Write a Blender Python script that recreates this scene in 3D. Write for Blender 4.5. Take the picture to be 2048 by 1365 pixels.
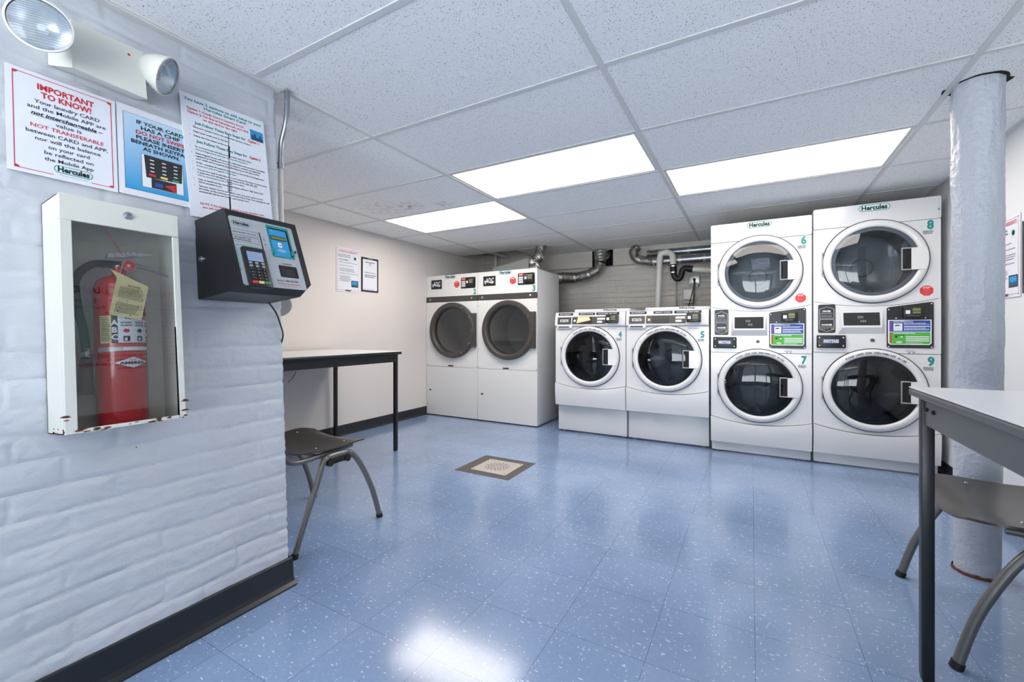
import bpy, bmesh, math, random
import numpy as np
from mathutils import Matrix, Vector, noise
from mathutils.geometry import tessellate_polygon
random.seed(7); np.random.seed(7)
for o in list(bpy.data.objects): bpy.data.objects.remove(o)
S = bpy.context.scene
COL = S.collection
PI = math.pi
# ------------------------------------------------------------------ camera
CAMZ = .985; YAW = .51389; FPX = 855.17; CX, CY = 1019.86, 664.57
cd = bpy.data.cameras.new('camera'); cam = bpy.data.objects.new('camera', cd); COL.objects.link(cam)
cam.location = (0, 0, CAMZ); cam.rotation_euler = (PI/2, 0, YAW)
cd.sensor_width = 36; cd.lens = FPX/2048*36
cd.shift_x = (1024-CX)/2048; cd.shift_y = (CY-682.5)/2048; cd.clip_start = .02
S.camera = cam
# ------------------------------------------------------------------ world, exposure, light values
w = bpy.data.worlds.new('world'); S.world = w; w.use_nodes = True
# daylight, reaches the room only through window_1: pale sky above, extra brightness added below the horizon to light the ceiling
bg = w.node_tree.nodes['Background']; wtc = w.node_tree.nodes.new('ShaderNodeTexCoord'); wsp = w.node_tree.nodes.new('ShaderNodeSeparateXYZ'); wrp = w.node_tree.nodes.new('ShaderNodeValToRGB')
w.node_tree.links.new(wtc.outputs['Generated'], wsp.inputs[0]); w.node_tree.links.new(wsp.outputs[2], wrp.inputs[0]); w.node_tree.links.new(wrp.outputs[0], bg.inputs[0])
wrp.color_ramp.elements[0].position = .0; wrp.color_ramp.elements[0].color = (.92, .96, 1, 1); wrp.color_ramp.elements[1].position = .02; wrp.color_ramp.elements[1].color = (.13, .15, .18, 1)
bg.inputs[1].default_value = 12.0
for _ in (0,):
    pl = bpy.data.lights.new('added_window_portal', 'AREA'); pl.shape = 'RECTANGLE'; pl.size = 2.2; pl.size_y = 1.8; pl.cycles.is_portal = True
    po = bpy.data.objects.new('added_window_portal', pl); COL.objects.link(po); po.location = (-.1, -2.55, 1.03); po.rotation_euler = (-PI/2, 0, 0)
S.view_settings.view_transform = 'Standard'; S.view_settings.look = 'None'
S.view_settings.exposure = 0.32; S.view_settings.gamma = 1
LAMP = 8.0                      # strength of the ceiling panels
WARM = (1, .93, .87); COOL = (.93, .96, 1.0)
REARFILL = 3.0  # strength of the fill panels added behind the camera
CEIL = 2.002; LX, RX, BY = -3.39, 1.145, 5.22; REAR = -2.4
X0, Y0 = -2.937, .981           # ceiling grid origin, cells 1.22 x .61
LEAN = .0859
# ------------------------------------------------------------------ measuring helpers (pixel of the photo -> point on a real plane)
def ray(px, py):
    s, c = math.sin(-YAW), math.cos(-YAW)
    a = (px-CX)/FPX; b = -(py-CY)/FPX
    return Vector((s+a*c, c-a*s, b))
def fp(px, py, y):              # on plane Y=y -> (x,z)
    r = ray(px, py); t = y/r.y; return (r.x*t, r.z*t+CAMZ)
def xp(px, py, x):              # on plane X=x -> (y,z)
    r = ray(px, py); t = x/r.x; return (r.y*t, r.z*t+CAMZ)
NW = Vector((1, 0, LEAN)).normalized(); VW = Vector((-LEAN, 0, 1)).normalized(); OW = Vector((-1.57, 0, 0))
FW = Matrix(((0, -NW.x, VW.x, OW.x), (1, -NW.y, VW.y, OW.y), (0, -NW.z, VW.z, OW.z), (0, 0, 0, 1)))
def wp(px, py, n=0):            # on the leaning partition, n in front of it -> (u,v)
    r = ray(px, py); c = Vector((0, 0, CAMZ)); t = (OW+NW*n-c).dot(NW)/r.dot(NW); p = c+r*t-OW
    return (p.y, p.dot(VW))
FL = Matrix(((0, -1, 0, LX), (1, 0, 0, 0), (0, 0, 1, 0), (0, 0, 0, 1)))      # left wall frame: x=y world, -y = out
FR = Matrix(((0, 1, 0, RX), (-1, 0, 0, 0), (0, 0, 1, 0), (0, 0, 0, 1)))      # right wall frame: local x = -y world
FI = Matrix.Identity(4)
# ------------------------------------------------------------------ materials
def lin(c):
    return tuple((v/255/12.92 if v/255 <= .04045 else ((v/255+.055)/1.055)**2.4) for v in c)
MC = {}
def mat(name, rgb=(200, 200, 200), rough=.5, metal=0, coat=0, bump=None, vary=None, emit=0, spec=.5, ani=None):
    if name in MC: return MC[name]
    m = bpy.data.materials.new(name); m.use_nodes = True; MC[name] = m
    nt = m.node_tree; N = nt.nodes; L = nt.links; b = N['Principled BSDF']
    c = lin(rgb)
    b.inputs['Base Color'].default_value = (*c, 1); b.inputs['Roughness'].default_value = rough
    b.inputs['Metallic'].default_value = metal; b.inputs['Coat Weight'].default_value = coat
    b.inputs['Coat Roughness'].default_value = .08; b.inputs['Specular IOR Level'].default_value = spec
    tc = N.new('ShaderNodeTexCoord')
    if emit:
        b.inputs['Emission Color'].default_value = (*c, 1); b.inputs['Emission Strength'].default_value = emit
    if vary is None: vary = (9, .05)
    n = N.new('ShaderNodeTexNoise'); n.inputs['Scale'].default_value = vary[0]; n.inputs['Detail'].default_value = 5
    L.new(tc.outputs['Object'], n.inputs['Vector'])
    mr = N.new('ShaderNodeMapRange'); mr.inputs['To Min'].default_value = 1-vary[1]; mr.inputs['To Max'].default_value = 1+vary[1]*.6
    L.new(n.outputs['Fac'], mr.inputs['Value'])
    mx = N.new('ShaderNodeVectorMath'); mx.operation = 'SCALE'; mx.inputs[0].default_value = c
    L.new(mr.outputs[0], mx.inputs['Scale']); L.new(mx.outputs[0], b.inputs['Base Color'])
    if bump:
        n2 = N.new('ShaderNodeTexNoise'); n2.inputs['Scale'].default_value = bump[0]; n2.inputs['Detail'].default_value = 6
        bp = N.new('ShaderNodeBump'); bp.inputs['Strength'].default_value = bump[1]; bp.inputs['Distance'].default_value = bump[2] if len(bump) > 2 else .004
        L.new(tc.outputs['Object'], n2.inputs['Vector']); L.new(n2.outputs['Fac'], bp.inputs['Height']); L.new(bp.outputs[0], b.inputs['Normal'])
    return m
def glassmat(name, tint, rough=.02, ior=1.5):
    if name in MC: return MC[name]
    m = bpy.data.materials.new(name); m.use_nodes = True; MC[name] = m
    nt = m.node_tree; N = nt.nodes; L = nt.links; N.clear()
    o = N.new('ShaderNodeOutputMaterial'); mx = N.new('ShaderNodeMixShader'); fr = N.new('ShaderNodeFresnel')
    t = N.new('ShaderNodeBsdfTransparent'); g = N.new('ShaderNodeBsdfGlossy')
    fr.inputs['IOR'].default_value = ior; t.inputs[0].default_value = (*tint, 1); g.inputs['Roughness'].default_value = rough
    ge = N.new('ShaderNodeNewGeometry'); mr = N.new('ShaderNodeMapRange'); mr.inputs['To Min'].default_value = ior; mr.inputs['To Max'].default_value = 1/ior; L.new(ge.outputs['Backfacing'], mr.inputs[0]); L.new(mr.outputs[0], fr.inputs['IOR'])
    L.new(fr.outputs[0], mx.inputs[0]); L.new(t.outputs[0], mx.inputs[1]); L.new(g.outputs[0], mx.inputs[2]); L.new(mx.outputs[0], o.inputs[0])
    return m
def ramp(N, pos):
    r = N.new('ShaderNodeValToRGB'); e = r.color_ramp.elements
    e[0].position, e[0].color = pos[0]; e[1].position, e[1].color = pos[-1]
    for p, c in pos[1:-1]:
        k = e.new(p); k.color = c
    return r
def floor_mat():
    m = bpy.data.materials.new('blue_vinyl_tile'); m.use_nodes = True; nt = m.node_tree; N = nt.nodes; L = nt.links; b = N['Principled BSDF']
    tc = N.new('ShaderNodeTexCoord'); mp = N.new('ShaderNodeMapping'); L.new(tc.outputs['Object'], mp.inputs[0])
    mp.inputs['Location'].default_value = (.277, -1.309, 0)
    br = N.new('ShaderNodeTexBrick'); br.offset = 0; br.inputs['Scale'].default_value = 1
    br.inputs['Brick Width'].default_value = .287; br.inputs['Row Height'].default_value = .3
    br.inputs['Mortar Size'].default_value = .0009; br.inputs['Mortar Smooth'].default_value = .2
    br.inputs['Color1'].default_value = (*lin((131, 153, 186)), 1); br.inputs['Color2'].default_value = (*lin((126, 148, 182)), 1)
    br.inputs['Mortar'].default_value = (*lin((88, 104, 130)), 1); L.new(mp.outputs[0], br.inputs[0])
    n1 = N.new('ShaderNodeTexNoise'); n1.inputs['Scale'].default_value = 2.2; n1.inputs['Detail'].default_value = 8; L.new(tc.outputs['Object'], n1.inputs[0])
    n2 = N.new('ShaderNodeTexNoise'); n2.inputs['Scale'].default_value = 60; n2.inputs['Detail'].default_value = 4; L.new(tc.outputs['Object'], n2.inputs[0])
    mr = N.new('ShaderNodeMapRange'); mr.inputs['From Min'].default_value = .3; mr.inputs['From Max'].default_value = .7; mr.inputs['To Min'].default_value = .86; mr.inputs['To Max'].default_value = 1.1; L.new(n1.outputs['Fac'], mr.inputs[0])
    mr2 = N.new('ShaderNodeMapRange'); mr2.inputs['To Min'].default_value = .9; mr2.inputs['To Max'].default_value = 1.1; L.new(n2.outputs['Fac'], mr2.inputs[0])
    mu = N.new('ShaderNodeMath'); mu.operation = 'MULTIPLY'; L.new(mr.outputs[0], mu.inputs[0]); L.new(mr2.outputs[0], mu.inputs[1])
    sc = N.new('ShaderNodeVectorMath'); sc.operation = 'SCALE'; L.new(br.outputs['Color'], sc.inputs[0]); L.new(mu.outputs[0], sc.inputs['Scale'])
    # chips: thin pale flecks in random directions, two layers, and a few dark ones
    col = sc.outputs[0]
    for k, (sx, sy, rot, thr, c, amt) in enumerate(((26, 100, .5, .085, (226, 234, 246), .75), (110, 30, .9, .075, (220, 230, 243), .6), (55, 70, 0, .055, (236, 240, 248), .8), (9, 11, .3, .010, (80, 96, 122), .7))):
        q = N.new('ShaderNodeMapping'); q.inputs['Scale'].default_value = (sx, sy, 1); q.inputs['Rotation'].default_value = (0, 0, rot); L.new(tc.outputs['Object'], q.inputs[0])
        v = N.new('ShaderNodeTexVoronoi'); v.voronoi_dimensions = '2D'; v.inputs['Scale'].default_value = 1; L.new(q.outputs[0], v.inputs['Vector'])
        # only some of the cells carry a chip
        wn = N.new('ShaderNodeSeparateColor'); L.new(v.outputs['Color'], wn.inputs[0])
        pw = N.new('ShaderNodeMath'); pw.operation = 'POWER'; pw.inputs[1].default_value = 7; L.new(wn.outputs[0], pw.inputs[0])
        lt = N.new('ShaderNodeMath'); lt.operation = 'MULTIPLY'; L.new(pw.outputs[0], lt.inputs[0]); lt.inputs[1].default_value = thr*2.3
        cm = N.new('ShaderNodeMath'); cm.operation = 'LESS_THAN'; L.new(v.outputs['Distance'], cm.inputs[0]); L.new(lt.outputs[0], cm.inputs[1])
        ml = N.new('ShaderNodeMath'); ml.operation = 'MULTIPLY'; ml.inputs[1].default_value = amt; L.new(cm.outputs[0], ml.inputs[0])
        mx = N.new('ShaderNodeMix'); mx.data_type = 'RGBA'; L.new(ml.outputs[0], mx.inputs[0]); L.new(col, mx.inputs[6]); mx.inputs[7].default_value = (*lin(c), 1); col = mx.outputs[2]
    L.new(col, b.inputs['Base Color'])
    n3 = N.new('ShaderNodeTexNoise'); n3.inputs['Scale'].default_value = 1.4; n3.inputs['Detail'].default_value = 5; L.new(tc.outputs['Object'], n3.inputs[0])
    r3 = N.new('ShaderNodeMapRange'); r3.inputs['From Min'].default_value = .35; r3.inputs['From Max'].default_value = .65; r3.inputs['To Min'].default_value = .14; r3.inputs['To Max'].default_value = .21; L.new(n3.outputs['Fac'], r3.inputs[0])
    L.new(r3.outputs[0], b.inputs['Roughness']); b.inputs['Specular IOR Level'].default_value = .5
    b.inputs['Coat Weight'].default_value = .35; b.inputs['Coat Roughness'].default_value = .12
    bp = N.new('ShaderNodeBump'); bp.inputs['Strength'].default_value = .12; bp.inputs['Distance'].default_value = .002; L.new(n1.outputs['Fac'], bp.inputs['Height'])
    L.new(bp.outputs[0], b.inputs['Normal'])
    return m
def tile_mat():
    m = bpy.data.materials.new('mineral_ceiling_tile'); m.use_nodes = True; nt = m.node_tree; N = nt.nodes; L = nt.links; b = N['Principled BSDF']
    tc = N.new('ShaderNodeTexCoord')
    wpn = N.new('ShaderNodeTexNoise'); wpn.inputs['Scale'].default_value = 40; L.new(tc.outputs['Object'], wpn.inputs[0])
    ad = N.new('ShaderNodeVectorMath'); ad.operation = 'MULTIPLY_ADD'; ad.inputs[1].default_value = (.02, .02, 0); L.new(wpn.outputs['Color'], ad.inputs[0]); L.new(tc.outputs['Object'], ad.inputs[2])
    v = N.new('ShaderNodeTexVoronoi'); v.inputs['Scale'].default_value = 125; v.voronoi_dimensions = '2D'; L.new(ad.outputs[0], v.inputs['Vector'])
    sp = N.new('ShaderNodeSeparateColor'); L.new(v.outputs['Color'], sp.inputs[0])
    pw = N.new('ShaderNodeMath'); pw.operation = 'POWER'; pw.inputs[1].default_value = 2.2; L.new(sp.outputs[0], pw.inputs[0])
    ml = N.new('ShaderNodeMath'); ml.operation = 'MULTIPLY'; ml.inputs[1].default_value = .24; L.new(pw.outputs[0], ml.inputs[0])
    lt = N.new('ShaderNodeMath'); lt.operation = 'LESS_THAN'; L.new(v.outputs['Distance'], lt.inputs[0]); L.new(ml.outputs[0], lt.inputs[1])
    n1 = N.new('ShaderNodeTexNoise'); n1.inputs['Scale'].default_value = 150; n1.inputs['Detail'].default_value = 3; L.new(tc.outputs['Object'], n1.inputs[0])
    r1 = ramp(N, [(.3, (.86, .86, .855, 1)), (.7, (.95, .95, .945, 1))]); L.new(n1.outputs['Fac'], r1.inputs[0])
    mx = N.new('ShaderNodeMix'); mx.data_type = 'RGBA'; L.new(lt.outputs[0], mx.inputs[0]); L.new(r1.outputs[0], mx.inputs[6]); mx.inputs[7].default_value = (.30, .30, .31, 1)
    # two water stains near the left-hand light
    col = mx.outputs[2]
    for (sx, sy, r, c, a) in ((-2.38, 2.62, .13, (.42, .30, .2, 1), .75), (-2.62, 2.55, .30, (.55, .45, .36, 1), .45), (-2.12, 2.72, .09, (.36, .26, .17, 1), .8)):
        q = N.new('ShaderNodeVectorMath'); q.operation = 'DISTANCE'; L.new(ad.outputs[0], q.inputs[0]); q.inputs[1].default_value = (sx, sy, 0)
        sc = N.new('ShaderNodeMapping'); sc.inputs['Scale'].default_value = (1, 1, 0); L.new(ad.outputs[0], sc.inputs[0]); L.new(sc.outputs[0], q.inputs[0])
        ns = N.new('ShaderNodeTexNoise'); ns.inputs['Scale'].default_value = 22; ns.inputs['Detail'].default_value = 6; L.new(tc.outputs['Object'], ns.inputs[0])
        mr = N.new('ShaderNodeMapRange'); mr.inputs['From Min'].default_value = r; mr.inputs['From Max'].default_value = r*.2; L.new(q.outputs['Value'], mr.inputs[0])
        t = N.new('ShaderNodeMath'); t.operation = 'MULTIPLY'; L.new(mr.outputs[0], t.inputs[0])
        nr = N.new('ShaderNodeMapRange'); nr.inputs['From Min'].default_value = .45; nr.inputs['From Max'].default_value = .62; L.new(ns.outputs['Fac'], nr.inputs[0]); L.new(nr.outputs[0], t.inputs[1])
        t2 = N.new('ShaderNodeMath'); t2.operation = 'MULTIPLY'; t2.inputs[1].default_value = a; L.new(t.outputs[0], t2.inputs[0])
        m2 = N.new('ShaderNodeMix'); m2.data_type = 'RGBA'; L.new(t2.outputs[0], m2.inputs[0]); L.new(col, m2.inputs[6]); m2.inputs[7].default_value = c; col = m2.outputs[2]
    L.new(col, b.inputs['Base Color']); b.inputs['Roughness'].default_value = .95; b.inputs['Specular IOR Level'].default_value = .1
    bp = N.new('ShaderNodeBump'); bp.inputs['Strength'].default_value = .5; bp.inputs['Distance'].default_value = .003; bp.invert = True
    L.new(lt.outputs[0], bp.inputs['Height']); L.new(bp.outputs[0], b.inputs['Normal'])
    return m
def brickpaint(name, rgb, scale_v):
    m = bpy.data.materials.new(name); m.use_nodes = True; nt = m.node_tree; N = nt.nodes; L = nt.links; b = N['Principled BSDF']
    tc = N.new('ShaderNodeTexCoord')
    n1 = N.new('ShaderNodeTexNoise'); n1.inputs['Scale'].default_value = 26; n1.inputs['Detail'].default_value = 9; n1.inputs['Roughness'].default_value = .62
    mp = N.new('ShaderNodeMapping'); mp.inputs['Scale'].default_value = (1, .35, 1.5) if scale_v else (.35, 1, 1.5); L.new(tc.outputs['Object'], mp.inputs[0]); L.new(mp.outputs[0], n1.inputs[0])
    bp = N.new('ShaderNodeBump'); bp.inputs['Strength'].default_value = .55; bp.inputs['Distance'].default_value = .006; L.new(n1.outputs['Fac'], bp.inputs['Height']); L.new(bp.outputs[0], b.inputs['Normal'])
    n2 = N.new('ShaderNodeTexNoise'); n2.inputs['Scale'].default_value = 3; n2.inputs['Detail'].default_value = 5; L.new(tc.outputs['Object'], n2.inputs[0])
    c = lin(rgb); r = ramp(N, [(.3, (c[0]*.9, c[1]*.9, c[2]*.9, 1)), (.7, (*c, 1))]); L.new(n2.outputs['Fac'], r.inputs[0])
    # chipped paint specks
    n3 = N.new('ShaderNodeTexNoise'); n3.inputs['Scale'].default_value = 34; n3.inputs['Detail'].default_value = 4; L.new(tc.outputs['Object'], n3.inputs[0])
    g = N.new('ShaderNodeMapRange'); g.inputs['From Min'].default_value = .74; g.inputs['From Max'].default_value = .76; L.new(n3.outputs['Fac'], g.inputs[0])
    mx = N.new('ShaderNodeMix'); mx.data_type = 'RGBA'; L.new(g.outputs[0], mx.inputs[0]); L.new(r.outputs[0], mx.inputs[6]); mx.inputs[7].default_value = (.12, .11, .10, 1)
    L.new(mx.outputs[2], b.inputs['Base Color']); b.inputs['Roughness'].default_value = .38; b.inputs['Specular IOR Level'].default_value = .5
    return m
M = {}
M['enamel'] = mat('white_enamel', (217, 217, 217), .22, coat=.3, vary=(3, .02))
M['enamel2'] = mat('warm_white_enamel', (222, 221, 218), .32, vary=(3, .03))
M['seam'] = mat('dark_seam', (38, 38, 40), .7)
M['black'] = mat('black_plastic', (26, 26, 28), .35)
M['mattblack'] = mat('matt_black', (14, 14, 15), .75)
M['brown'] = mat('dark_bronze_enamel', (66, 62, 58), .38)
M['beige'] = mat('off_white_wall_paint', (224, 217, 211), .55, bump=(60, .12, .002), vary=(1.2, .05))
M['rwall'] = mat('cool_white_wall_paint', (222, 224, 226), .5, bump=(60, .12, .002), vary=(1.2, .04))
M['base'] = mat('black_vinyl_cove_base', (36, 38, 42), .32, bump=(30, .15, .001))
M['grid'] = mat('white_ceiling_grid', (214, 214, 212), .4)
M['chrome'] = mat('chrome', (205, 205, 208), .22, 1)
M['reflector'] = mat('bright_reflector', (240, 241, 244), .28, .85)
M['palered'] = mat('pale_red_print', (226, 110, 112), .45)
M['steel'] = mat('galvanised_steel', (165, 170, 175), .32, 1, vary=(30, .15))
M['steelflat'] = mat('brushed_steel', (190, 190, 188), .4, .7, vary=(60, .08))
M['greytube'] = mat('grey_painted_tube', (112, 110, 107), .32, .35)
M['foil'] = mat('foil_duct', (190, 188, 184), .2, 1, bump=(45, .9, .01), vary=(20, .2))
M['pvc'] = mat('white_pvc', (214, 212, 206), .35)
M['rubber'] = mat('black_rubber', (20, 20, 21), .55)
M['teal'] = mat('teal_print', (10, 138, 132), .45)
M['tealpale'] = mat('pale_teal_print', (204, 228, 227), .45)
M['ink'] = mat('navy_ink', (36, 40, 58), .5)
M['blk'] = mat('black_ink', (22, 24, 28), .5)
M['red'] = mat('red_ink', (204, 40, 48), .5)
M['paper'] = mat('white_sign_board', (226, 228, 236), .3)
M['whiteink'] = mat('white_ink', (230, 232, 235), .5)
M['greyink'] = mat('grey_ink', (120, 122, 126), .5)
M['green'] = mat('green_print', (80, 176, 60), .45)
M['blue'] = mat('blue_print', (24, 72, 160), .45)
M['cyan'] = mat('cyan_print', (40, 150, 205), .4)
M['magenta'] = mat('magenta_print', (150, 60, 150), .45)
M['yellow'] = mat('pale_yellow_key', (226, 204, 130), .4)
M['greenkey'] = mat('green_key', (30, 140, 84), .4)
M['redkey'] = mat('red_key', (214, 48, 52), .4)
M['lampwhite'] = mat('cream_lamp_plastic', (215, 214, 205), .4)
M['extred'] = mat('extinguisher_red', (190, 14, 24), .22, coat=.5)
M['tag'] = mat('buff_card_tag', (226, 212, 158), .6)
M['laminate'] = mat('white_laminate', (228, 228, 228), .3, vary=(2, .02))
M['tableblack'] = mat('black_table_metal', (34, 35, 38), .32, .2)
M['greysheen'] = mat('dark_grey_and_sheen_metal', (96, 97, 99), .36, .3)  # sheen on the right table's black metal put into a lighter grey; also key locks
M['chair'] = mat('charcoal_plastic_shell', (62, 58, 55), .3, bump=(220, .1, .001))
M['gskt'] = mat('grey_trim', (150, 152, 155), .35)
M['display'] = mat('dark_display', (44, 44, 44), .25)
M['lcd'] = mat('blue_grey_lcd', (150, 170, 205), .3)
M['lcdgreen'] = mat('olive_lcd', (120, 125, 50), .3)
M['rust'] = mat('rust', (104, 58, 34), .85, bump=(90, .6, .002), vary=(40, .4))
M['drum'] = mat('drum_steel', (125, 127, 132), .36, .75, vary=(12, .2))
M['drumdark'] = mat('drum_dark', (52, 54, 58), .5, .3)
M['greybrick'] = brickpaint('grey_painted_brick', (196, 190, 181), 0)
M['bluebrick'] = brickpaint('white_painted_brick', (199, 202, 208), 1)
M['polepaint'] = mat('thick_white_paint', (184, 188, 196), .33, bump=(38, .7, .012), vary=(5, .06))
M['doorglass'] = glassmat('dark_door_glass', (.30, .31, .33), .015, 1.5)
M['dryerglass'] = glassmat('grey_door_glass', (.62, .63, .64), .03, 1.7)
M['greyglass'] = glassmat('blue_grey_door_glass', (.52, .55, .60), .02, 1.55)
M['drumpale'] = mat('pale_drum', (168, 168, 166), .45, .3, vary=(12, .15))
M['clearglass'] = glassmat('clear_pane', (.80, .84, .84), .01, 1.45)
M['cabglass'] = glassmat('grey_acrylic_pane', (.86, .87, .87), .012, 1.6)
M['addedglass'] = glassmat('added_window_glass', (.92, .95, .96), .01, 1.3)
M['lens'] = glassmat('lamp_lens', (.93, .95, .97), .12, 1.5)
M['greybox'] = mat('grey_electrical_box', (172, 170, 164), .45)
M['hosegreen'] = mat('dark_green_hose', (30, 52, 48), .4)
M['patch'] = mat('charcoal_floor_patch', (84, 80, 75), .45, vary=(40, .15))
M['drain'] = mat('worn_steel_plate', (196, 190, 182), .45, .35, vary=(25, .1))
M['hole'] = mat('hole_black', (5, 5, 6), .9)
# ------------------------------------------------------------------ mesh builder
class MB:
    def __init__(s): s.v = []; s.f = []; s.m = []; s.s = []
    def add(s, vs, fs, mi=0, smooth=False):
        o = len(s.v); s.v += [tuple(v) for v in vs]
        for f in fs: s.f.append([i+o for i in f]); s.m.append(mi); s.s.append(smooth)
        return s
    def box(s, x0, x1, y0, y1, z0, z1, b=0, seg=2, mi=0):
        x0, x1 = min(x0, x1), max(x0, x1); y0, y1 = min(y0, y1), max(y0, y1); z0, z1 = min(z0, z1), max(z0, z1)
        if b <= 0:
            vs = [(x, y, z) for x in (x0, x1) for y in (y0, y1) for z in (z0, z1)]
            return s.add(vs, [(0, 1, 3, 2), (4, 6, 7, 5), (0, 4, 5, 1), (2, 3, 7, 6), (0, 2, 6, 4), (1, 5, 7, 3)], mi)
        bm = bmesh.new(); bmesh.ops.create_cube(bm, size=1)
        for v in bm.verts: v.co = Vector(((x0+x1)/2+v.co.x*(x1-x0), (y0+y1)/2+v.co.y*(y1-y0), (z0+z1)/2+v.co.z*(z1-z0)))
        bmesh.ops.bevel(bm, geom=list(bm.edges), offset=min(b, .49*min(x1-x0, y1-y0, z1-z0)), segments=seg, affect='EDGES', profile=.5)
        bm.verts.index_update()
        s.add([v.co[:] for v in bm.verts], [[v.index for v in f.verts] for f in bm.faces], mi, True); bm.free(); return s
    def tube(s, pts, r, n=14, caps=True, mi=0, sub=0, closed=False):
        P = [Vector(p) for p in pts]
        R = list(r) if hasattr(r, '__len__') else [r]*len(P)
        if sub:
            Q = []; RR = []
            for i in range(len(P)-1):
                p0 = P[max(i-1, 0)]; p1 = P[i]; p2 = P[i+1]; p3 = P[min(i+2, len(P)-1)]
                for k in range(sub):
                    t = k/sub
                    Q.append(.5*((2*p1)+(-p0+p2)*t+(2*p0-5*p1+4*p2-p3)*t*t+(-p0+3*p1-3*p2+p3)*t**3)); RR.append(R[i]*(1-t)+R[i+1]*t)
            Q.append(P[-1]); RR.append(R[-1]); P, R = Q, RR
        T = [(P[min(i+1, len(P)-1)]-P[max(i-1, 0)]).normalized() for i in range(len(P))]
        a = Vector((0, 0, 1)) if abs(T[0].z) < .9 else Vector((1, 0, 0))
        u = (a-T[0]*a.dot(T[0])).normalized(); vs = []; fs = []
        for i, p in enumerate(P):
            u = (u-T[i]*u.dot(T[i])).normalized(); w_ = T[i].cross(u)
            for k in range(n):
                an = 2*PI*k/n; vs.append(p+(u*math.cos(an)+w_*math.sin(an))*R[i])
        for i in range(len(P)-1):
            for k in range(n): fs.append((i*n+k, i*n+(k+1) % n, (i+1)*n+(k+1) % n, (i+1)*n+k))
        s.add(vs, fs, mi, True)
        if caps:
            L_ = len(P)-1
            s.add([vs[k] for k in range(n)], [list(range(n))[::-1]], mi); s.add([vs[L_*n+k] for k in range(n)], [list(range(n))], mi)
        return s
    def cyl(s, p0, p1, r0, r1=None, n=28, mi=0): return s.tube([p0, p1], [r0, r0 if r1 is None else r1], n, True, mi)
    def lathe(s, prof, c, ax=(0, -1, 0), n=72, mi=0, smooth=True, a0=0, a1=2*PI):   # prof: (radius, distance along ax)
        c = Vector(c); ax = Vector(ax).normalized(); u = Vector((0, 0, 1)) if abs(ax.z) < .9 else Vector((1, 0, 0))
        u = (u-ax*u.dot(ax)).normalized(); w_ = ax.cross(u); vs = []; fs = []; full = abs(a1-a0-2*PI) < 1e-6
        nn = n if full else n+1
        for (r, t) in prof:
            for k in range(nn):
                an = a0+(a1-a0)*k/n; vs.append(c+ax*t+(u*math.cos(an)+w_*math.sin(an))*r)
        for i in range(len(prof)-1):
            for k in range(n): fs.append((i*nn+k, i*nn+(k+1) % nn, (i+1)*nn+(k+1) % nn, (i+1)*nn+k))
        return s.add(vs, fs, mi, smooth)
    def poly(s, pts2, y0, y1=None, mi=0, hole=None, smooth=False):   # outline in x,z; flat at y0 or a slab from y0 to y1
        loops = [pts2]+([hole] if hole else [])
        allp = [p for l in loops for p in l]
        tri = tessellate_polygon([[Vector((p[0], p[1], 0)) for p in l] for l in loops])
        s.add([(p[0], y0, p[1]) for p in allp], [list(t) for t in tri], mi)
        if y1 is not None:
            s.add([(p[0], y1, p[1]) for p in allp], [list(t)[::-1] for t in tri], mi)
            for l in loops:
                n = len(l); vs = [(p[0], y0, p[1]) for p in l]+[(p[0], y1, p[1]) for p in l]
                s.add(vs, [(i, (i+1) % n, n+(i+1) % n, n+i) for i in range(n)], mi)
        return s
    def rect(s, x0, x1, z0, z1, y, mi=0): return s.add([(x0, y, z0), (x1, y, z0), (x1, y, z1), (x0, y, z1)], [(0, 1, 2, 3)], mi)
    def frame(s, x0, x1, z0, z1, t, y, mi=0):
        s.rect(x0, x1, z0, z0+t, y, mi); s.rect(x0, x1, z1-t, z1, y, mi); s.rect(x0, x0+t, z0+t, z1-t, y, mi); return s.rect(x1-t, x1, z0+t, z1-t, y, mi)
    def text(s, st, cx, cz, h, y, mi=0, w=None, bold=0, shear=0, align='C', rot=0):
        vs, fs, x0, x1 = glyphs(st, bold, shear)
        if not fs: return s
        k = h/.7; kx = k if w is None else w/(x1-x0)
        off = {'C': -(x0+x1)/2, 'L': -x0, 'R': -x1}[align]
        ca, sa = math.cos(rot), math.sin(rot); out = []
        for (a, b_) in vs:
            X = (a+off)*kx; Z = b_*k-h/2
            out.append((cx+X*ca-Z*sa, y, cz+X*sa+Z*ca))
        return s.add(out, fs, mi)
    def arctext(s, st, cx, cz, r, h, y, a0, a1, mi=0):            # along an arc, from angle a0 to a1 (radians, clockwise from up)
        n = len(st)
        for i, ch in enumerate(st):
            if ch == ' ': continue
            a = a0+(a1-a0)*i/(n-1)
            s.text(ch, cx+math.sin(a)*r, cz+math.cos(a)*r, h, y, mi, bold=.02, rot=-a)
        return s
    def xf(s, mx): s.v = [tuple(mx @ Vector(v)) for v in s.v]; return s
GC = {}
def glyphs(st, bold, shear):
    key = (st, bold, shear)
    if key in GC: return GC[key]
    cu = bpy.data.curves.new('t', 'FONT'); cu.body = st; cu.resolution_u = 2; cu.offset = bold; cu.shear = shear; cu.size = 1
    ob = bpy.data.objects.new('t', cu); COL.objects.link(ob)
    dg = bpy.context.evaluated_depsgraph_get(); dg.update()
    me = bpy.data.meshes.new_from_object(ob.evaluated_get(dg))
    vs = [(v.co.x, v.co.y) for v in me.vertices]; fs = [list(p.vertices) for p in me.polygons]
    xs = [v[0] for v in vs] or [0, 1]
    bpy.data.objects.remove(ob); bpy.data.curves.remove(cu); bpy.data.meshes.remove(me)
    GC[key] = (vs, fs, min(xs), max(xs)); return GC[key]
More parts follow.
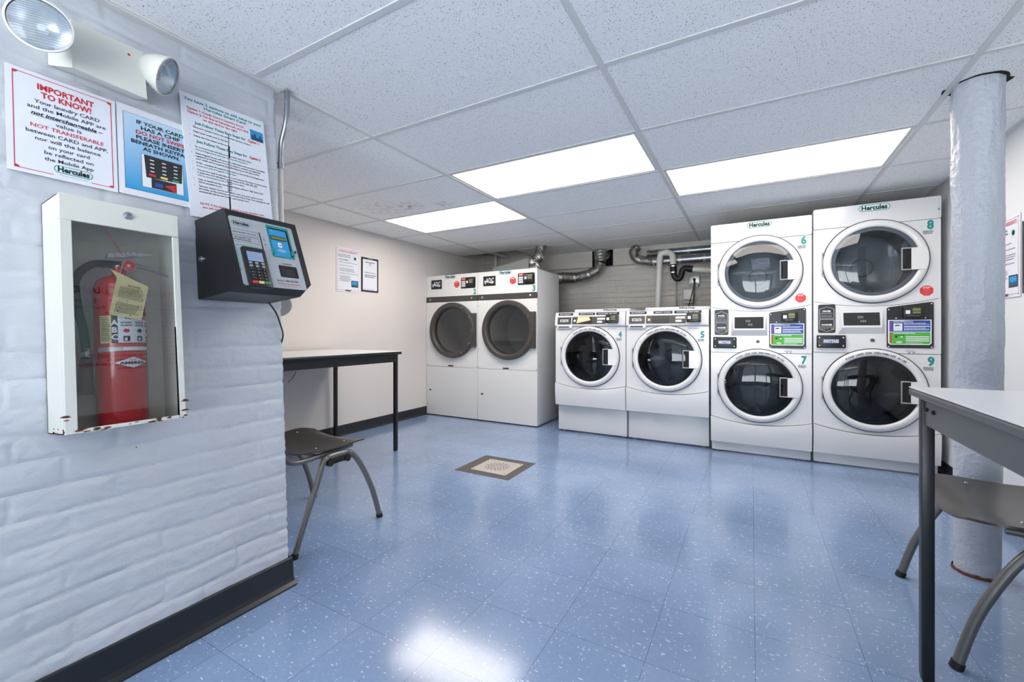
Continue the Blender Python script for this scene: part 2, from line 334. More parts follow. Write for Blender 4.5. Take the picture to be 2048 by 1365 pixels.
def obj(name, mb, mats, parent=None, off=None, fr=None):
    me = bpy.data.meshes.new(name)
    o3 = off or (0, 0, 0)
    me.from_pydata([(v[0]-o3[0], v[1]-o3[1], v[2]-o3[2]) for v in mb.v], [], mb.f)
    mats = mats if isinstance(mats, (list, tuple)) else [mats]
    for m in mats: me.materials.append(M[m] if isinstance(m, str) else m)
    me.polygons.foreach_set('material_index', mb.m); me.polygons.foreach_set('use_smooth', mb.s); me.update()
    bm = bmesh.new(); bm.from_mesh(me); bmesh.ops.remove_doubles(bm, verts=bm.verts, dist=1e-6)
    bmesh.ops.recalc_face_normals(bm, faces=bm.faces)
    for e in bm.edges:
        if len(e.link_faces) == 2 and e.link_faces[0].normal.angle(e.link_faces[1].normal, 0) > .7: e.smooth = False
    bm.to_mesh(me); bm.free()
    o = bpy.data.objects.new(name, me); COL.objects.link(o)
    if parent: o.parent = parent
    elif fr is not None or off: o.matrix_basis = (fr or FI) @ Matrix.Translation(o3)
    return o
class Thing:
    def __init__(s, name, label, cat, at, fr=FI, group=None):
        s.o = bpy.data.objects.new(name, None); COL.objects.link(s.o); s.at = at; s.o.empty_display_size = .1
        s.o.matrix_basis = fr @ Matrix.Translation(at)
        tag(s.o, label, cat, group)
    def part(s, name, mb, mats, parent=None, label=None):
        o = obj(name, mb, mats, parent or s.o, s.at)
        if label: o['label'] = label
        return o
def tag(o, label, cat, group=None):
    o['label'] = label; o['category'] = cat
    if group: o['group'] = group
    return o
def single(name, mb, mats, label, cat, at, fr=FI, group=None):
    return tag(obj(name, mb, mats, None, at, fr), label, cat, group)
def struct(name, mb, mats, parent=None, at=None, fr=None):
    o = obj(name, mb, mats, parent, at, fr)
    if not parent: o['kind'] = 'structure'
    return o
def rr(x0, x1, z0, z1, r, n=5):
    pts = []
    for cx, cz, a in ((x1-r, z1-r, 0), (x0+r, z1-r, PI/2), (x0+r, z0+r, PI), (x1-r, z0+r, 1.5*PI)):
        for k in range(n+1): t = a+PI/2*k/n; pts.append((cx+r*math.cos(t), cz+r*math.sin(t)))
    return pts
def circ(cx, cz, r, n=48, rz=None): return [(cx+r*math.cos(2*PI*k/n), cz+(rz or r)*math.sin(2*PI*k/n)) for k in range(n)]
def octo(cx, cz, r): return [(cx+r*math.cos(PI/8+PI/4*k), cz+r*math.sin(PI/8+PI/4*k)) for k in range(8)]
def logo(mb, cx, cz, w, y, teal, pale, ink):    # capsule outline with the company word
    h = w*.27
    mb.poly(rr(cx-w/2, cx+w/2, cz-h/2, cz+h/2, h*.49), y, mi=teal)
    mb.poly(rr(cx-w/2+h*.085, cx+w/2-h*.085, cz-h*.415, cz+h*.415, h*.41), y-.0003, mi=pale)
    mb.text('Hercules', cx, cz+h*.04, h*.66, y-.0006, ink, w=w*.82, bold=.045)
def bars(mb, x0, x1, z0, z1, n, y, mi, fill=.45):   # unreadably small print, drawn as its lines of words
    dz = (z1-z0)/n
    for i in range(n):
        x = x0; zt = z1-i*dz; end = x1-random.random()*(x1-x0)*.25
        while x < end:
            wd = random.uniform(.03, .09)*(x1-x0)
            mb.rect(x, min(x+wd, x1), zt-dz*fill, zt, y, mi); x += wd+.018*(x1-x0)
# ------------------------------------------------------------------ large structure
mb = MB(); mb.add([(LX-.3, REAR-.3, 0), (RX+.3, REAR-.3, 0), (RX+.3, BY+.3, 0), (LX-.3, BY+.3, 0)], [(0, 1, 2, 3)])
struct('floor', mb, floor_mat())
# ceiling tiles with openings for the fittings and one missing corner tile
LIGHTS = [(1, 2, WARM, 1), (2, 3, WARM, 1), (0, 3, WARM, 1), (1, -3, COOL, 0), (2, -5, COOL, 0)]  # last two are added fill panels, out of view behind the camera
skip = {(i, j) for i, j, c, a in LIGHTS}
mb = MB(); gb = MB()
cols = [LX]+[X0+1.22*i for i in range(0, 4)]+[RX]
rows = [REAR]+[Y0+.61*j for j in range(-5, 7)]+[BY]
for a in range(len(cols)-1):
    for b in range(len(rows)-1):
        i, j = a-1, b-6
        if (i, j) in skip: continue
        x0, x1, y0, y1 = cols[a], cols[a+1], rows[b], rows[b+1]
        if i == -1 and j == 6: continue
        if i == 0 and j == 6: x0 = X0+.40
        mb.box(x0, x1, y0, y1, CEIL, CEIL+.015)
ce = struct('ceiling', mb, tile_mat())
for x in cols[1:-1]: gb.box(x-.012, x+.012, REAR, BY, CEIL-.004, CEIL+.03, .0012, 1)
for y in rows[1:-1]:
    for a in range(len(cols)-1): gb.box(cols[a]+.012, cols[a+1]-.012, y-.012, y+.012, CEIL-.003, CEIL+.03, .0012, 1)
gb.box(LX, LX+.022, 1.1, BY, CEIL-.004, CEIL+.001); gb.box(RX-.022, RX, REAR, BY, CEIL-.004, CEIL+.001)
gb.box(-1.765, -1.714, REAR, 1.09, CEIL-.008, CEIL+.001); gb.box(-3.39, -1.73, 1.07, 1.10, CEIL-.007, CEIL+.001)
struct('trim_1', gb, 'grid')
# slab above the hung ceiling
mb = MB(); mb.box(LX-.3, RX+.3, REAR-.3, BY+.3, 2.42, 2.5); struct('trim_2', mb, 'greybox')
mb = MB(); mb.box(LX-.12, LX, 1.0, BY+.12, 0, 2.42); struct('wall_left', mb, 'beige')
mb = MB(); mb.box(RX, RX+.12, REAR-.1, BY+.12, 0, 2.42); struct('wall_right', mb, 'rwall')
WX0, WX1, WZ0, WZ1 = -1.2, 1.0, .15, 1.92     # added glazed front, unseen behind the camera, lets in fill daylight
mb = MB(); mb.box(-2.6, WX0, REAR-.12, REAR, 0, 2.42); mb.box(WX1, RX, REAR-.12, REAR, 0, 2.42); mb.box(WX0, WX1, REAR-.12, REAR, 0, WZ0); mb.box(WX0, WX1, REAR-.12, REAR, WZ1, 2.42); struct('wall_rear', mb, 'rwall')
mb = MB()
for bb in ((WX0, WX0+.05, WZ0, WZ1), (WX1-.05, WX1, WZ0, WZ1), (-.14, -.06, WZ0+.05, WZ1-.05), (WX0+.05, WX1-.05, WZ0, WZ0+.05), (WX0+.05, WX1-.05, WZ1-.05, WZ1)): mb.box(bb[0], bb[1], REAR-.08, REAR-.03, bb[2], bb[3], .003, 1)
wn = struct('added_window_1', mb, 'grid')
mb = MB(); mb.add([(WX0+.05, REAR-.055, WZ0+.05), (WX1-.05, REAR-.055, WZ0+.05), (WX1-.05, REAR-.055, WZ1-.05), (WX0+.05, REAR-.055, WZ1-.05)], [(0, 1, 2, 3)]); struct('pane', mb, 'addedglass', wn)
def brickheight(u, v, course=.072, length=.21, seed=0):
    # painted rubble-like brick: courses wander, joints are shallow and half filled
    wv = v+.010*noise.noise(Vector((u*1.7+seed, v*1.2, 3.1)))+.006*noise.noise(Vector((u*5, v*4, 9+seed)))
    row = math.floor(wv/course); fv = wv/course-row
    uu = u+(.5*length if row % 2 else 0)+.03*noise.noise(Vector((row*3.7, 1.5, seed)))
    fu = uu/length-math.floor(uu/length)
    dv = min(fv, 1-fv)*course; du = min(fu, 1-fu)*length
    jv = math.exp(-(dv/.0075)**2); ju = .75*math.exp(-(du/.007)**2)
    fill = .55+.45*noise.noise(Vector((u*3+seed, v*6, 7.7)))
    h = -.0045*max(jv*(.45+.8*fill), ju*(.35+.6*fill))
    h += .0032*noise.noise(Vector((math.floor(uu/length)*2.3, row*1.9, seed+.4)))
    h += .0045*noise.noise(Vector((u*7+seed, v*12, 1)))+.0017*noise.noise(Vector((u*30, v*60, seed)))+.0008*noise.noise(Vector((u*90, v*120, seed)))
    return h
# leaning painted-brick partition, in its own frame (x = along the wall, -y = out, z = up)
def partition():
    mb = MB(); us = np.concatenate([np.linspace(-1.5, -.02, 150)[:-1], np.linspace(-.02, 1.036, 165)]); vsn = np.linspace(0, 2.06, 320)
    vs = []; n = len(us)
    for v in vsn:
        e = 1.036+.024*(v)+.003*noise.noise(Vector((v*22, 0, 5)))+.0035*noise.noise(Vector((v*60, 3, 5)))
        for k, u in enumerate(us):
            U = u if u < .5 else .5+(e-.5)*(u-.5)/.536
            h = brickheight(U, v)
            edge = (e-U)
            if edge < .012: h -= .010*(1-edge/.012)**2
            vs.append((U, -h, v))
    fs = [(r*n+k, r*n+k+1, (r+1)*n+k+1, (r+1)*n+k) for r in range(len(vsn)-1) for k in range(n-1)]
    mb.add(vs, fs, 0, True)
    # end face of the wall and the plain part behind the camera
    m = len(vsn); ev = [vs[r*n+n-1] for r in range(m)]; e2 = [(p[0]+.004, .25, p[2]) for p in ev]
    mb.add(ev+e2, [(r, r+1, m+r+1, m+r) for r in range(m-1)], 0, True)
    mb.box(-2.6, -1.5, 0, .25, 0, 2.06)
    mb.box(-1.5, 1.02, .02, .25, 0, 2.06)
    mb.box(-2.6, 1.02, 0.02, .25, 2.06, 2.42)
    return mb
struct('wall_partition', partition(), 'bluebrick', at=(0, 0, 0), fr=FW)
mb = MB(); mb.box(LX-.12, -2.1, .9, 1.0, 0, 2.42); struct('wall_front', mb, 'beige')
def backwall():
    mb = MB(); us = np.linspace(LX, RX, 520); vsn = np.linspace(.9, 2.42, 190); n = len(us); vs = []
    for v in vsn:
        for u in us:
            h = brickheight(u, v, .07, .21, 4)*1.3
            if v > 1.80: h = h*.55+.035
            vs.append((u, BY-h, v))
    hx0, hx1, hz0, hz1 = -1.745, -1.485, 1.80, 2.0
    fs = []
    for r in range(len(vsn)-1):
        for k in range(n-1):
            if hx0 < us[k] < hx1 and hz0 < vsn[r] < hz1: continue
            fs.append((r*n+k, r*n+k+1, (r+1)*n+k+1, (r+1)*n+k))
    mb.add(vs, fs, 0, True)
    mb.box(LX, RX, BY, BY+.1, 0, .9); mb.box(LX, RX, BY+.16, BY+.2, .9, 2.42, mi=1)
    for (a, b_, c, d) in ((hx0, hx0-.005, hz0, hz1), (hx1, hx1+.005, hz0, hz1)): mb.box(a, b_, BY-.03, BY+.18, c, d, mi=1)
    return mb
struct('wall_back', backwall(), ['greybrick', 'hole'])
# cove bases: face, rounded top, flared toe
def cove(p0, p1, out, name, h=.1, fr=FI, lab=None):
    p0 = Vector(p0); p1 = Vector(p1); out = Vector(out)
    prof = [(0, 0), (.014, 0), (.012, .006), (.005, .016), (.003, .03), (.003, h-.003), (.001, h), (0, h)]
    mb = MB(); vs = []
    for p in (p0, p1):
        for (a, z) in prof: vs.append(p+out*a+Vector((0, 0, z)))
    n = len(prof); mb.add(vs, [(i, i+1, n+i+1, n+i) for i in range(n-1)]+[tuple(range(n)), tuple(range(n, 2*n))][:2], 0)
    o = struct(name, mb, 'base')
    return o
cove((LX, 1.05, 0), (LX, BY, 0), (1, 0, 0), 'baseboard_left')
cove((RX, REAR, 0), (RX, BY, 0), (-1, 0, 0), 'baseboard_right')
mb = MB(); pr = [(0, 0), (.030, 0), (.029, .004), (.016, .014), (.011, .028), (.010, .098), (.007, .102), (-.005, .102)]
for (u0, u1) in ((-2.6, 1.043),):
    vs = [(u, -a, z) for u in (u0, u1) for a, z in pr]; n = len(pr)
    mb.add(vs, [(i, i+1, n+i+1, n+i) for i in range(n-1)], 0, False)
    mb.add([(u1, -a, z) for a, z in pr]+[(u1, .2, 0), (u1, .2, .102)], [(0, 1, 2, 3, 4, 5, 6, 7), (0, 7, 9, 8)])
struct('baseboard_partition', mb, 'base', at=(0, 0, 0), fr=FW)
# ------------------------------------------------------------------ ceiling lights
names = {(1, 2): 'long fluorescent ceiling panel, the nearest and largest of the three, left of the grid rail', (2, 3): 'fluorescent ceiling panel on the right, nearest the round column',
         (0, 3): 'small-looking fluorescent ceiling panel on the left beside the water stained tile',
         (1, -3): 'added cool white fill panel in the unseen ceiling behind the camera', (2, -5): 'second added cool white fill panel, farther behind the camera'}
for (i, j, c, a) in LIGHTS:
    x0, y0 = X0+1.22*i+.012, Y0+.61*j+.012; x1, y1 = x0+1.196, y0+.586
    T = Thing('ceiling_light', names[(i, j)], 'light', ((x0+x1)/2, (y0+y1)/2, CEIL), group='flush ceiling light panels')
    mb = MB(); t = .018
    for b in ((x0, x1, y0, y0+t), (x0, x1, y1-t, y1), (x0, x0+t, y0+t, y1-t), (x1-t, x1, y0+t, y1-t)): mb.box(*b, CEIL+.0005, CEIL+.03)
    mb.box(x0, x1, y0, y1, CEIL+.03, CEIL+.08)
    T.part('frame', mb, 'grid')
    e = 'diffuser_%s' % ('warm' if a else 'cool')
    if e not in MC:
        m = bpy.data.materials.new(e); m.use_nodes = True; b = m.node_tree.nodes['Principled BSDF']; MC[e] = m
        b.inputs['Base Color'].default_value = (.9, .9, .9, 1); b.inputs['Emission Color'].default_value = (*c, 1); b.inputs['Emission Strength'].default_value = LAMP if a else REARFILL
    mb = MB(); mb.add([(x0+t, y0+t, CEIL+.006), (x1-t, y0+t, CEIL+.006), (x1-t, y1-t, CEIL+.006), (x0+t, y1-t, CEIL+.006)], [(0, 1, 2, 3)])
    T.part('diffuser', mb, MC[e])
# ------------------------------------------------------------------ column
def column():
    T = Thing('round_column', 'round floor-to-ceiling column thickly painted white, behind the right-hand table', 'column', (.805, 2.465, 0))
    n = 120; zs = np.linspace(0, CEIL+.05, 260); vs = []
    for z in zs:
        rough = .35+.65*min(1, max(0, (z-.55)/.5))
        r0 = .066+.004*min(1, z/1.2)+(.006 if z > 1.1 else .006*z/1.1)
        for k in range(n):
            a = 2*PI*k/n; p = Vector((math.cos(a)*2, math.sin(a)*2, z*7))
            r = r0+rough*(.004*noise.noise(p*1.1)+.0022*noise.noise(p*3.1)+.0012*noise.noise(p*7))
            if z < .05: r += .003*(1-z/.05)
            vs.append((.805+r*math.cos(a), 2.465+r*math.sin(a), z))
    fs = [(r*n+k, r*n+(k+1) % n, (r+1)*n+(k+1) % n, (r+1)*n+k) for r in range(len(zs)-1) for k in range(n)]
    mb = MB().add(vs, fs, 0, True)
    T.part('shaft', mb, 'polepaint')
    mb = MB(); vs = []
    for k in range(40):
        a = 2*PI*k/40; vs += [(.805+.066*math.cos(a), 2.465+.066*math.sin(a), .0015), (.805+(.076+.004*noise.noise(Vector((a*3, 0, 0))))*math.cos(a), 2.465+(.076+.004*noise.noise(Vector((a*3, 0, 0))))*math.sin(a), .0015), (.805+.0735*math.cos(a), 2.465+.0735*math.sin(a), .012+.008*noise.noise(Vector((a*4, 2, 0))))]
    mb.add(vs, [(3*k, 3*k+1, 3*((k+1) % 40)+1, 3*((k+1) % 40)) for k in range(40)]+[(3*k+1, 3*k+2, 3*((k+1) % 40)+2, 3*((k+1) % 40)+1) for k in range(40)], 0)
    T.part('rusty_foot', mb, 'rust', label='brown rusted ring around the foot')
    mb = MB(); vs = []
    for k in range(48):
        a = 2*PI*k/48; r = .090+.006*noise.noise(Vector((math.cos(a)*2, math.sin(a)*2, 8)))+(.018 if abs(a-.2) < .25 or abs(a-2*PI-.2) < .25 else 0)+(.014 if abs(a-2.9) < .3 else 0)
        vs.append((.805+r*math.cos(a), 2.465+r*math.sin(a), CEIL-.0008))
    mb.add(vs, [tuple(range(48))]); T.part('ceiling_gap', mb, 'hole', label='dark ragged gap where the column meets the ceiling')
column()
# ------------------------------------------------------------------ floor drain
T = Thing('floor_drain', 'square perforated steel drain plate in a dark grey patch of floor', 'drain', (-1.625, 2.675, 0))
mb = MB(); mb.box(-1.845, -1.405, 2.465, 2.88, 0, .002); T.part('surround', mb, 'patch', label='dark grey worn flooring patch')
mb = MB(); mb.box(-1.752, -1.464, 2.525, 2.803, .002, .006, .001, 1, 0)
cxd, cyd = -1.608, 2.664
hp = MB()
for rr_, nn in ((.012, 1), (.028, 8), (.047, 14), (.066, 20), (.084, 16)):
    for k in range(nn):
        a = 2*PI*k/nn+rr_*9; hp.lathe([(.0001, 0), (.0052, 0)], (cxd+rr_*math.cos(a)*(nn > 1), cyd+rr_*math.sin(a)*(nn > 1), .0064), (0, 0, 1), 10)
T.part('plate', mb, 'drain'); o = T.part('perforations', hp, 'hole', label='ring pattern of small round drain holes')
for (x, y) in ((-1.735, 2.545), (-1.481, 2.545), (-1.735, 2.785), (-1.481, 2.785)):
    mb = MB().cyl((x, y, .005), (x, y, .0075), .006, .004, 12); T.part('screw', mb, 'rust')
# ------------------------------------------------------------------ tables
def table(label, x0, x1, y0, y1, h, near, apron, legs):
    T = Thing('work_table', label, 'table', ((x0+x1)/2, (y0+y1)/2, 0), group='white topped tables along the side walls')
    mb = MB(); mb.box(x0, x1, y0, y1, h-.004, h, .0015, 1, 0); mb2 = MB(); mb2.box(x0-.001, x1+.001, y0-.001, y1+.001, h-.026, h-.004, .007, 3)
    T.part('top', mb, 'laminate'); T.part('edge_band', mb2, near, label='dark rounded edge band')
    i = .022; a0, a1 = h-.026, h-.026-apron
    for k, b in enumerate(((x0+i, x0+i+.003, y0+i+.02, y1-i-.02), (x1-i-.003, x1-i, y0+i+.02, y1-i-.02), (x0+i+.02, x1-i-.02, y0+i, y0+i+.003), (x0+i+.02, x1-i-.02, y1-i-.003, y1-i))):
        mb = MB(); mb.box(*b, a1, a0); T.part('apron', mb, near)
    for sx in (0, 1):
        for sy in (0, 1):
            xx = (x0+i-.006, x1-i-.028)[sx]; yy = (y0+i, y1-i-.028)[sy]
            mb = MB(); mb.box(xx, xx+.028, yy, yy+.028, .008, a0, .003, 2); mb.box(xx+.002, xx+.026, yy+.002, yy+.026, 0, .008)
            lg = T.part('leg', mb, legs)
    bo = MB()
    for (x, y, ax) in ((x0+i-.001, y1-i-.05, 0), (x0+i-.001, y1-i-.10, 0), (x1-i+.001, y1-i-.05, 1), (x1-i+.001, y1-i-.1, 1)):
        for z in (a0-.03,):
            s_ = -1 if ax == 0 else 1
            b = MB().cyl((x-s_*.002, y, z), (x+s_*.004, y, z), .006, .005, 12); T.part('bolt', b, 'mattblack')
    return T
table('white topped table with black steel legs against the left wall', -3.345, -2.535, 1.12, 2.66, .826, 'tableblack', .062, 'tableblack')
table('white topped table with sheen-greyed black apron at the right edge, in front of the column', .402, 1.13, .12, 1.668, .826, 'greysheen', .075, 'tableblack')
# ------------------------------------------------------------------ chairs
def chair(label, x, y, rz):
    fr = Matrix.Translation((x, y, 0)) @ Matrix.Rotation(rz, 4, 'Z')
    T = Thing('stacking_chair', label, 'chair', (0, 0, 0), fr, 'dark stacking chairs at the tables')
    def shell(fn, nu, nv, t, name, mt):
        mb = MB(); P = [[Vector(fn(-1+2*i/nu, j/nv)) for i in range(nu+1)] for j in range(nv+1)]; vs = []; 
        Nn = []
        for j in range(nv+1):
            for i in range(nu+1):
                a = P[j][min(i+1, nu)]-P[j][max(i-1, 0)]; b = P[min(j+1, nv)][i]-P[max(j-1, 0)][i]; Nn.append(a.cross(b).normalized())
        flat = [p for r in P for p in r]; n = nu+1; K = len(flat)
        vs = [p for p in flat]+[p-Nn[i]*t for i, p in enumerate(flat)]
        fs = []
        for j in range(nv):
            for i in range(nu):
                q = (j*n+i, j*n+i+1, (j+1)*n+i+1, (j+1)*n+i); fs.append(q); fs.append(tuple(K+k for k in q[::-1]))
        rim = [i for i in range(n)]+[j*n+nu for j in range(1, nv+1)]+[nv*n+i for i in range(nu-1, -1, -1)]+[j*n for j in range(nv-1, 0, -1)]
        for a, b in zip(rim, rim[1:]+rim[:1]): fs.append((a, b, K+b, K+a))
        mb.add(vs, fs, 0, True); return T.part(name, mb, mt)
    def seat(s, t):
        yy = -.27+.485*t
        wd = .225+.032*math.sin(min(1, t*1.15)*PI*.5)
        if t > .86: wd -= .05*((t-.86)/.14)**2.2
        if t < .12: wd -= .05*((.12-t)/.12)**2
        x_ = s*wd
        z = .418+.016*abs(s)**2.5+.010*math.cos(t*PI*2)*.6
        if t > .78: z -= .030*((t-.78)/.22)**2*(1-.55*abs(s)**2)
        if t < .2: z += .030*((.2-t)/.2)**2
        yy -= .015*abs(s)**3*(t)
        return (x_, yy, z)
    shell(seat, 26, 24, .007, 'seat', 'chair')
    def back(s, t):
        wd = .215+.012*math.sin(t*PI)
        if t > .8: wd -= .05*((t-.8)/.2)**2.5
        return (s*wd, -.292-.075*t-.035*(1-s*s)+.0, .54+.29*t-.015*abs(s)**3*(t > .5))
    shell(lambda s, t: back(-s, t), 22, 14, .009, 'backrest', 'chair')
    for s in (-1, 1):
        X = .250
        mb = MB(); mb.tube([(s*X, -.065, .385), (s*(X+.002), -.085, .375), (s*(X+.008), -.125, .28), (s*(X+.014), -.185, .15), (s*(X+.020), -.242, .014)], .0135, 14, sub=5)
        l = T.part('leg', mb, 'greytube'); f = MB().cyl((s*(X+.0198), -.240, .020), (s*(X+.021), -.246, 0), .0160, .0165, 18); T.part('foot_cap', f, 'rubber', l)
        mb = MB(); mb.tube([(s*X, .06, .385), (s*(X+.002), .082, .375), (s*(X+.008), .135, .30), (s*(X+.015), .20, .16), (s*(X+.021), .242, .014)], .0135, 14, sub=5)
        l = T.part('leg', mb, 'greytube'); f = MB().cyl((s*(X+.0208), .240, .020), (s*(X+.021), .246, 0), .0160, .0165, 18); T.part('foot_cap', f, 'rubber', l)
        mb = MB(); mb.tube([(s*X, -.065, .385), (s*X, -.05, .392), (s*X, .045, .392), (s*X, .06, .385)], .0135, 14, sub=4)
        T.part('side_rail', mb, 'greytube')
        mb = MB(); mb.box(s*X-.011, s*X+.011, -.055, .05, .352, .385, .008); mb.cyl((s*(X-.014), -.052, .364), (s*(X+.014), -.052, .364), .017); mb.cyl((s*(X-.014), .048, .364), (s*(X+.014), .048, .364), .017)
        T.part('coupling_block', mb, 'rubber', label='black plastic side coupling block')
        mb = MB(); mb.tube([(s*.20, .12, .405), (s*.215, 0, .402), (s*.225, -.12, .398), (s*.226, -.20, .398), (s*.226, -.245, .415), (s*.226, -.268, .455), (s*.222, -.285, .52), (s*.215, -.310, .60), (s*.21, -.335, .70)], .012, 14, sub=5)
        T.part('back_tube', mb, 'greytube')
        mb = MB(); mb.tube([(s*.2262, -.262, .445), (s*.223, -.283, .52), (s*.216, -.308, .60), (s*.212, -.332, .70)], .016, 14, sub=4); T.part('tube_sleeve', mb, 'chair')
    for (x_, y_) in ((-.19, -.08), (.19, -.08), (-.19, .08), (.19, .08)):
        z = .4305; mb = MB().lathe([(.0001, .003), (.004, .0025), (.006, 0)], (x_, y_, z), (0, 0, 1), 12); T.part('rivet', mb, 'steel')
    mb = MB().cyl((-.25, -.045, .378), (.25, -.045, .378), .009); T.part('cross_bar', mb, 'greytube'); mb = MB().cyl((-.25, .04, .378), (.25, .04, .378), .009); T.part('cross_bar', mb, 'greytube')
    return T
chair('charcoal plastic stacking chair with grey tube legs, beside the partition corner', -1.998, 1.40, 0)
chair('charcoal plastic stacking chair with grey tube legs, in front of the white column', .768, 2.005, PI/2)
def pp(F, px, py, yo=0):        # pixel -> (x,z) on the plane y=yo of frame F
    Fi = F.inverted(); c = Fi @ Vector((0, 0, CAMZ)); d = (Fi.to_3x3() @ ray(px, py)); t = (yo-c.y)/d.y
    return (c.x+d.x*t, c.z+d.z*t)
# ------------------------------------------------------------------ laundry machines
def shellbox(x0, x1, y0, y1, z0, z1, t=.012, b=.006):    # open-fronted case
    mb = MB(); mb.box(x0, x0+t, y0, y1, z0, z1, b); mb.box(x1-t, x1, y0, y1, z0, z1, b); mb.box(x0, x1, y0, y1, z1-t, z1, b)
    mb.box(x0, x1, y0, y1, z0, z0+t); mb.box(x0, x1, y1-t, y1, z0, z1); return mb
def frontdoor(T, cx, cz, yf, R, Rg, words=True, dark=True):
    # yf = front plane of the case
    mb = MB(); mb.lathe([(R+.0055, -.001), (R+.0055, .007), (R-.004, .007)], (cx, yf, cz), n=96); T.part('door_seam', mb, 'seam')
    mb = MB(); mb.lathe([(R, 0), (R, .014), (R-.004, .022), (R-.014, .030), (R-.028, .033), (Rg+.010, .031), (Rg+.003, .026), (Rg, .018), (Rg-.002, .0)], (cx, yf, cz), n=110)
    if words: mb.arctext('PLEASE LEAVE DOOR OPEN WHEN NOT IN USE', cx, cz, (R+Rg)/2-.005+.004, .0125, yf-.0335, -.62, .68, 1)
    d = T.part('door', mb, ['enamel', 'blk'])
    mb = MB(); mb.lathe([(Rg, .018), (Rg*.86, .027), (Rg*.65, .034), (Rg*.4, .039), (Rg*.15, .0408), (.0001, .041)], (cx, yf, cz), n=72); T.part('door_glass', mb, 'doorglass' if dark else 'greyglass', d)
    mb = MB(); mb.lathe([(Rg*.90, .012), (Rg*.84, -.01), (Rg*.76, -.05), (Rg*.66, -.085), (Rg*.4, -.10), (.0001, -.103)], (cx, yf, cz), n=60); T.part('glass_bowl', mb, 'clearglass', d)
    mb = MB(); mb.lathe([(Rg-.002, .010), (Rg*.90, .010), (Rg*.89, -.012), (Rg*.97, -.03), (Rg*.93, -.06)], (cx, yf, cz), n=60); T.part('gasket', mb, 'gskt' if not dark else 'drumdark', d)
    mb = MB(); D = .36; mb.lathe([(Rg*.93, -.055), (Rg*1.02, -.07), (Rg*1.02, -D), (Rg*.9, -D-.02), (.07, -D-.01), (.06, -D+.01), (.0001, -D+.015)], (cx, yf, cz), n=60)
    for k in range(3):
        a = .5+2*PI*k/3; c_, s_ = math.cos(a), math.sin(a); r0, r1 = Rg*1.01, Rg*.78
        mb.add([(cx+c_*r0-s_*.04, yf+.08, cz+s_*r0+c_*.04), (cx+c_*r0+s_*.04, yf+.08, cz+s_*r0-c_*.04), (cx+c_*r1, yf+.09, cz+s_*r1), (cx+c_*r0-s_*.04, yf+D-.01, cz+s_*r0+c_*.04), (cx+c_*r0+s_*.04, yf+D-.01, cz+s_*r0-c_*.04), (cx+c_*r1, yf+D-.02, cz+s_*r1)], [(0, 1, 2), (3, 5, 4), (0, 2, 5, 3), (1, 4, 5, 2)])
    T.part('drum', mb, 'drum' if dark else 'drumpale')
    h = .073; xa, xb = cx+Rg*.80, cx+R-.012
    mb = MB(); mb.poly([(xa, cz-h), (xa+.010, cz-h-.001), (xb-.012, cz-h), (xb, cz-h*.55), (xb+.001, cz), (xb, cz+h*.55), (xb-.012, cz+h), (xa, cz+h)], yf-.036, yf-.012)
    T.part('handle', mb, 'enamel', d)
    mb = MB(); x0 = cx+Rg*.585
    mb.box(x0, xa+.001, yf-.040, yf-.012, cz-h-.003, cz-h+.006, .003); mb.box(x0, xa+.001, yf-.040, yf-.012, cz+h-.006, cz+h+.003, .003); mb.box(x0, x0+.007, yf-.040, yf-.012, cz-h, cz+h, .003)
    T.part('handle_surround', mb, 'gskt', d, 'grey frame of the finger recess')
    mb = MB(); mb.box(x0+.008, xa, yf-.033, yf-.028, cz-h+.004, cz+h-.004); T.part('finger_recess', mb, 'mattblack', d)
    mb = MB(); mb.box(cx-R-.004, cx-R+.008, yf-.020, yf-.002, cz-.085, cz-.075, .002); mb.box(cx-R-.004, cx-R+.008, yf-.020, yf-.002, cz+.075, cz+.085, .002); mb.box(cx-R-.006, cx-R+.001, yf-.014, yf-.002, cz-.08, cz+.08, .002); T.part('hinge', mb, 'gskt', d)
def curveline(x0, x1, ze, zc, n=24):      # sagging line, ends at ze, centre at zc
    return [(x0+(x1-x0)*k/n, ze-(ze-zc)*(1-(2*k/n-1)**2)) for k in range(n+1)]
def barcode(mb, cx, cz, w_, h_, y, mi):
    x = cx-w_/2
    while x < cx+w_/2:
        a = random.choice((.0012, .002, .003)); mb.rect(x, min(x+a, cx+w_/2), cz-h_/2, cz+h_/2, y, mi); x += a+random.choice((.0012, .002))
    bars(mb, cx-w_/2, cx+w_/2, cz-h_/2-.009, cz-h_/2-.002, 1, y, mi, .8)
def number(T, st, cx, cz, y, h=.056):
    mb = MB(); mb.text(st, cx, cz, h, y-.0012, 0, bold=.045, w=h*.62); barcode(mb, cx-.012, cz-h*.5-.018, .050, .016, y-.0012, 1)
    T.part('number_sticker', mb, ['teal', 'greyink'], label='teal number %s over a small barcode' % st)
def stop(T, cx, cz, y, r=.036):
    mb = MB(); mb.poly(octo(cx, cz, r), y-.001); mb.text('STOP', cx, cz+r*.55, r*.28, y-.0014, 1, bold=.03)
    for k in range(5): bars(mb, cx-r*.62+abs(k-2)*r*.05, cx+r*.62-abs(k-2)*r*.05, cz+r*.22-k*r*.24, cz+r*.36-k*r*.24, 1, y-.0014, 2, .55)
    T.part('stop_sticker', mb, ['redkey', 'whiteink', 'palered'])
def logosticker(T, cx, cz, w_, y):
    mb = MB(); logo(mb, cx, cz, w_, y-.0008, 0, 1, 2); T.part('logo_sticker', mb, ['teal', 'tealpale', 'blk'])
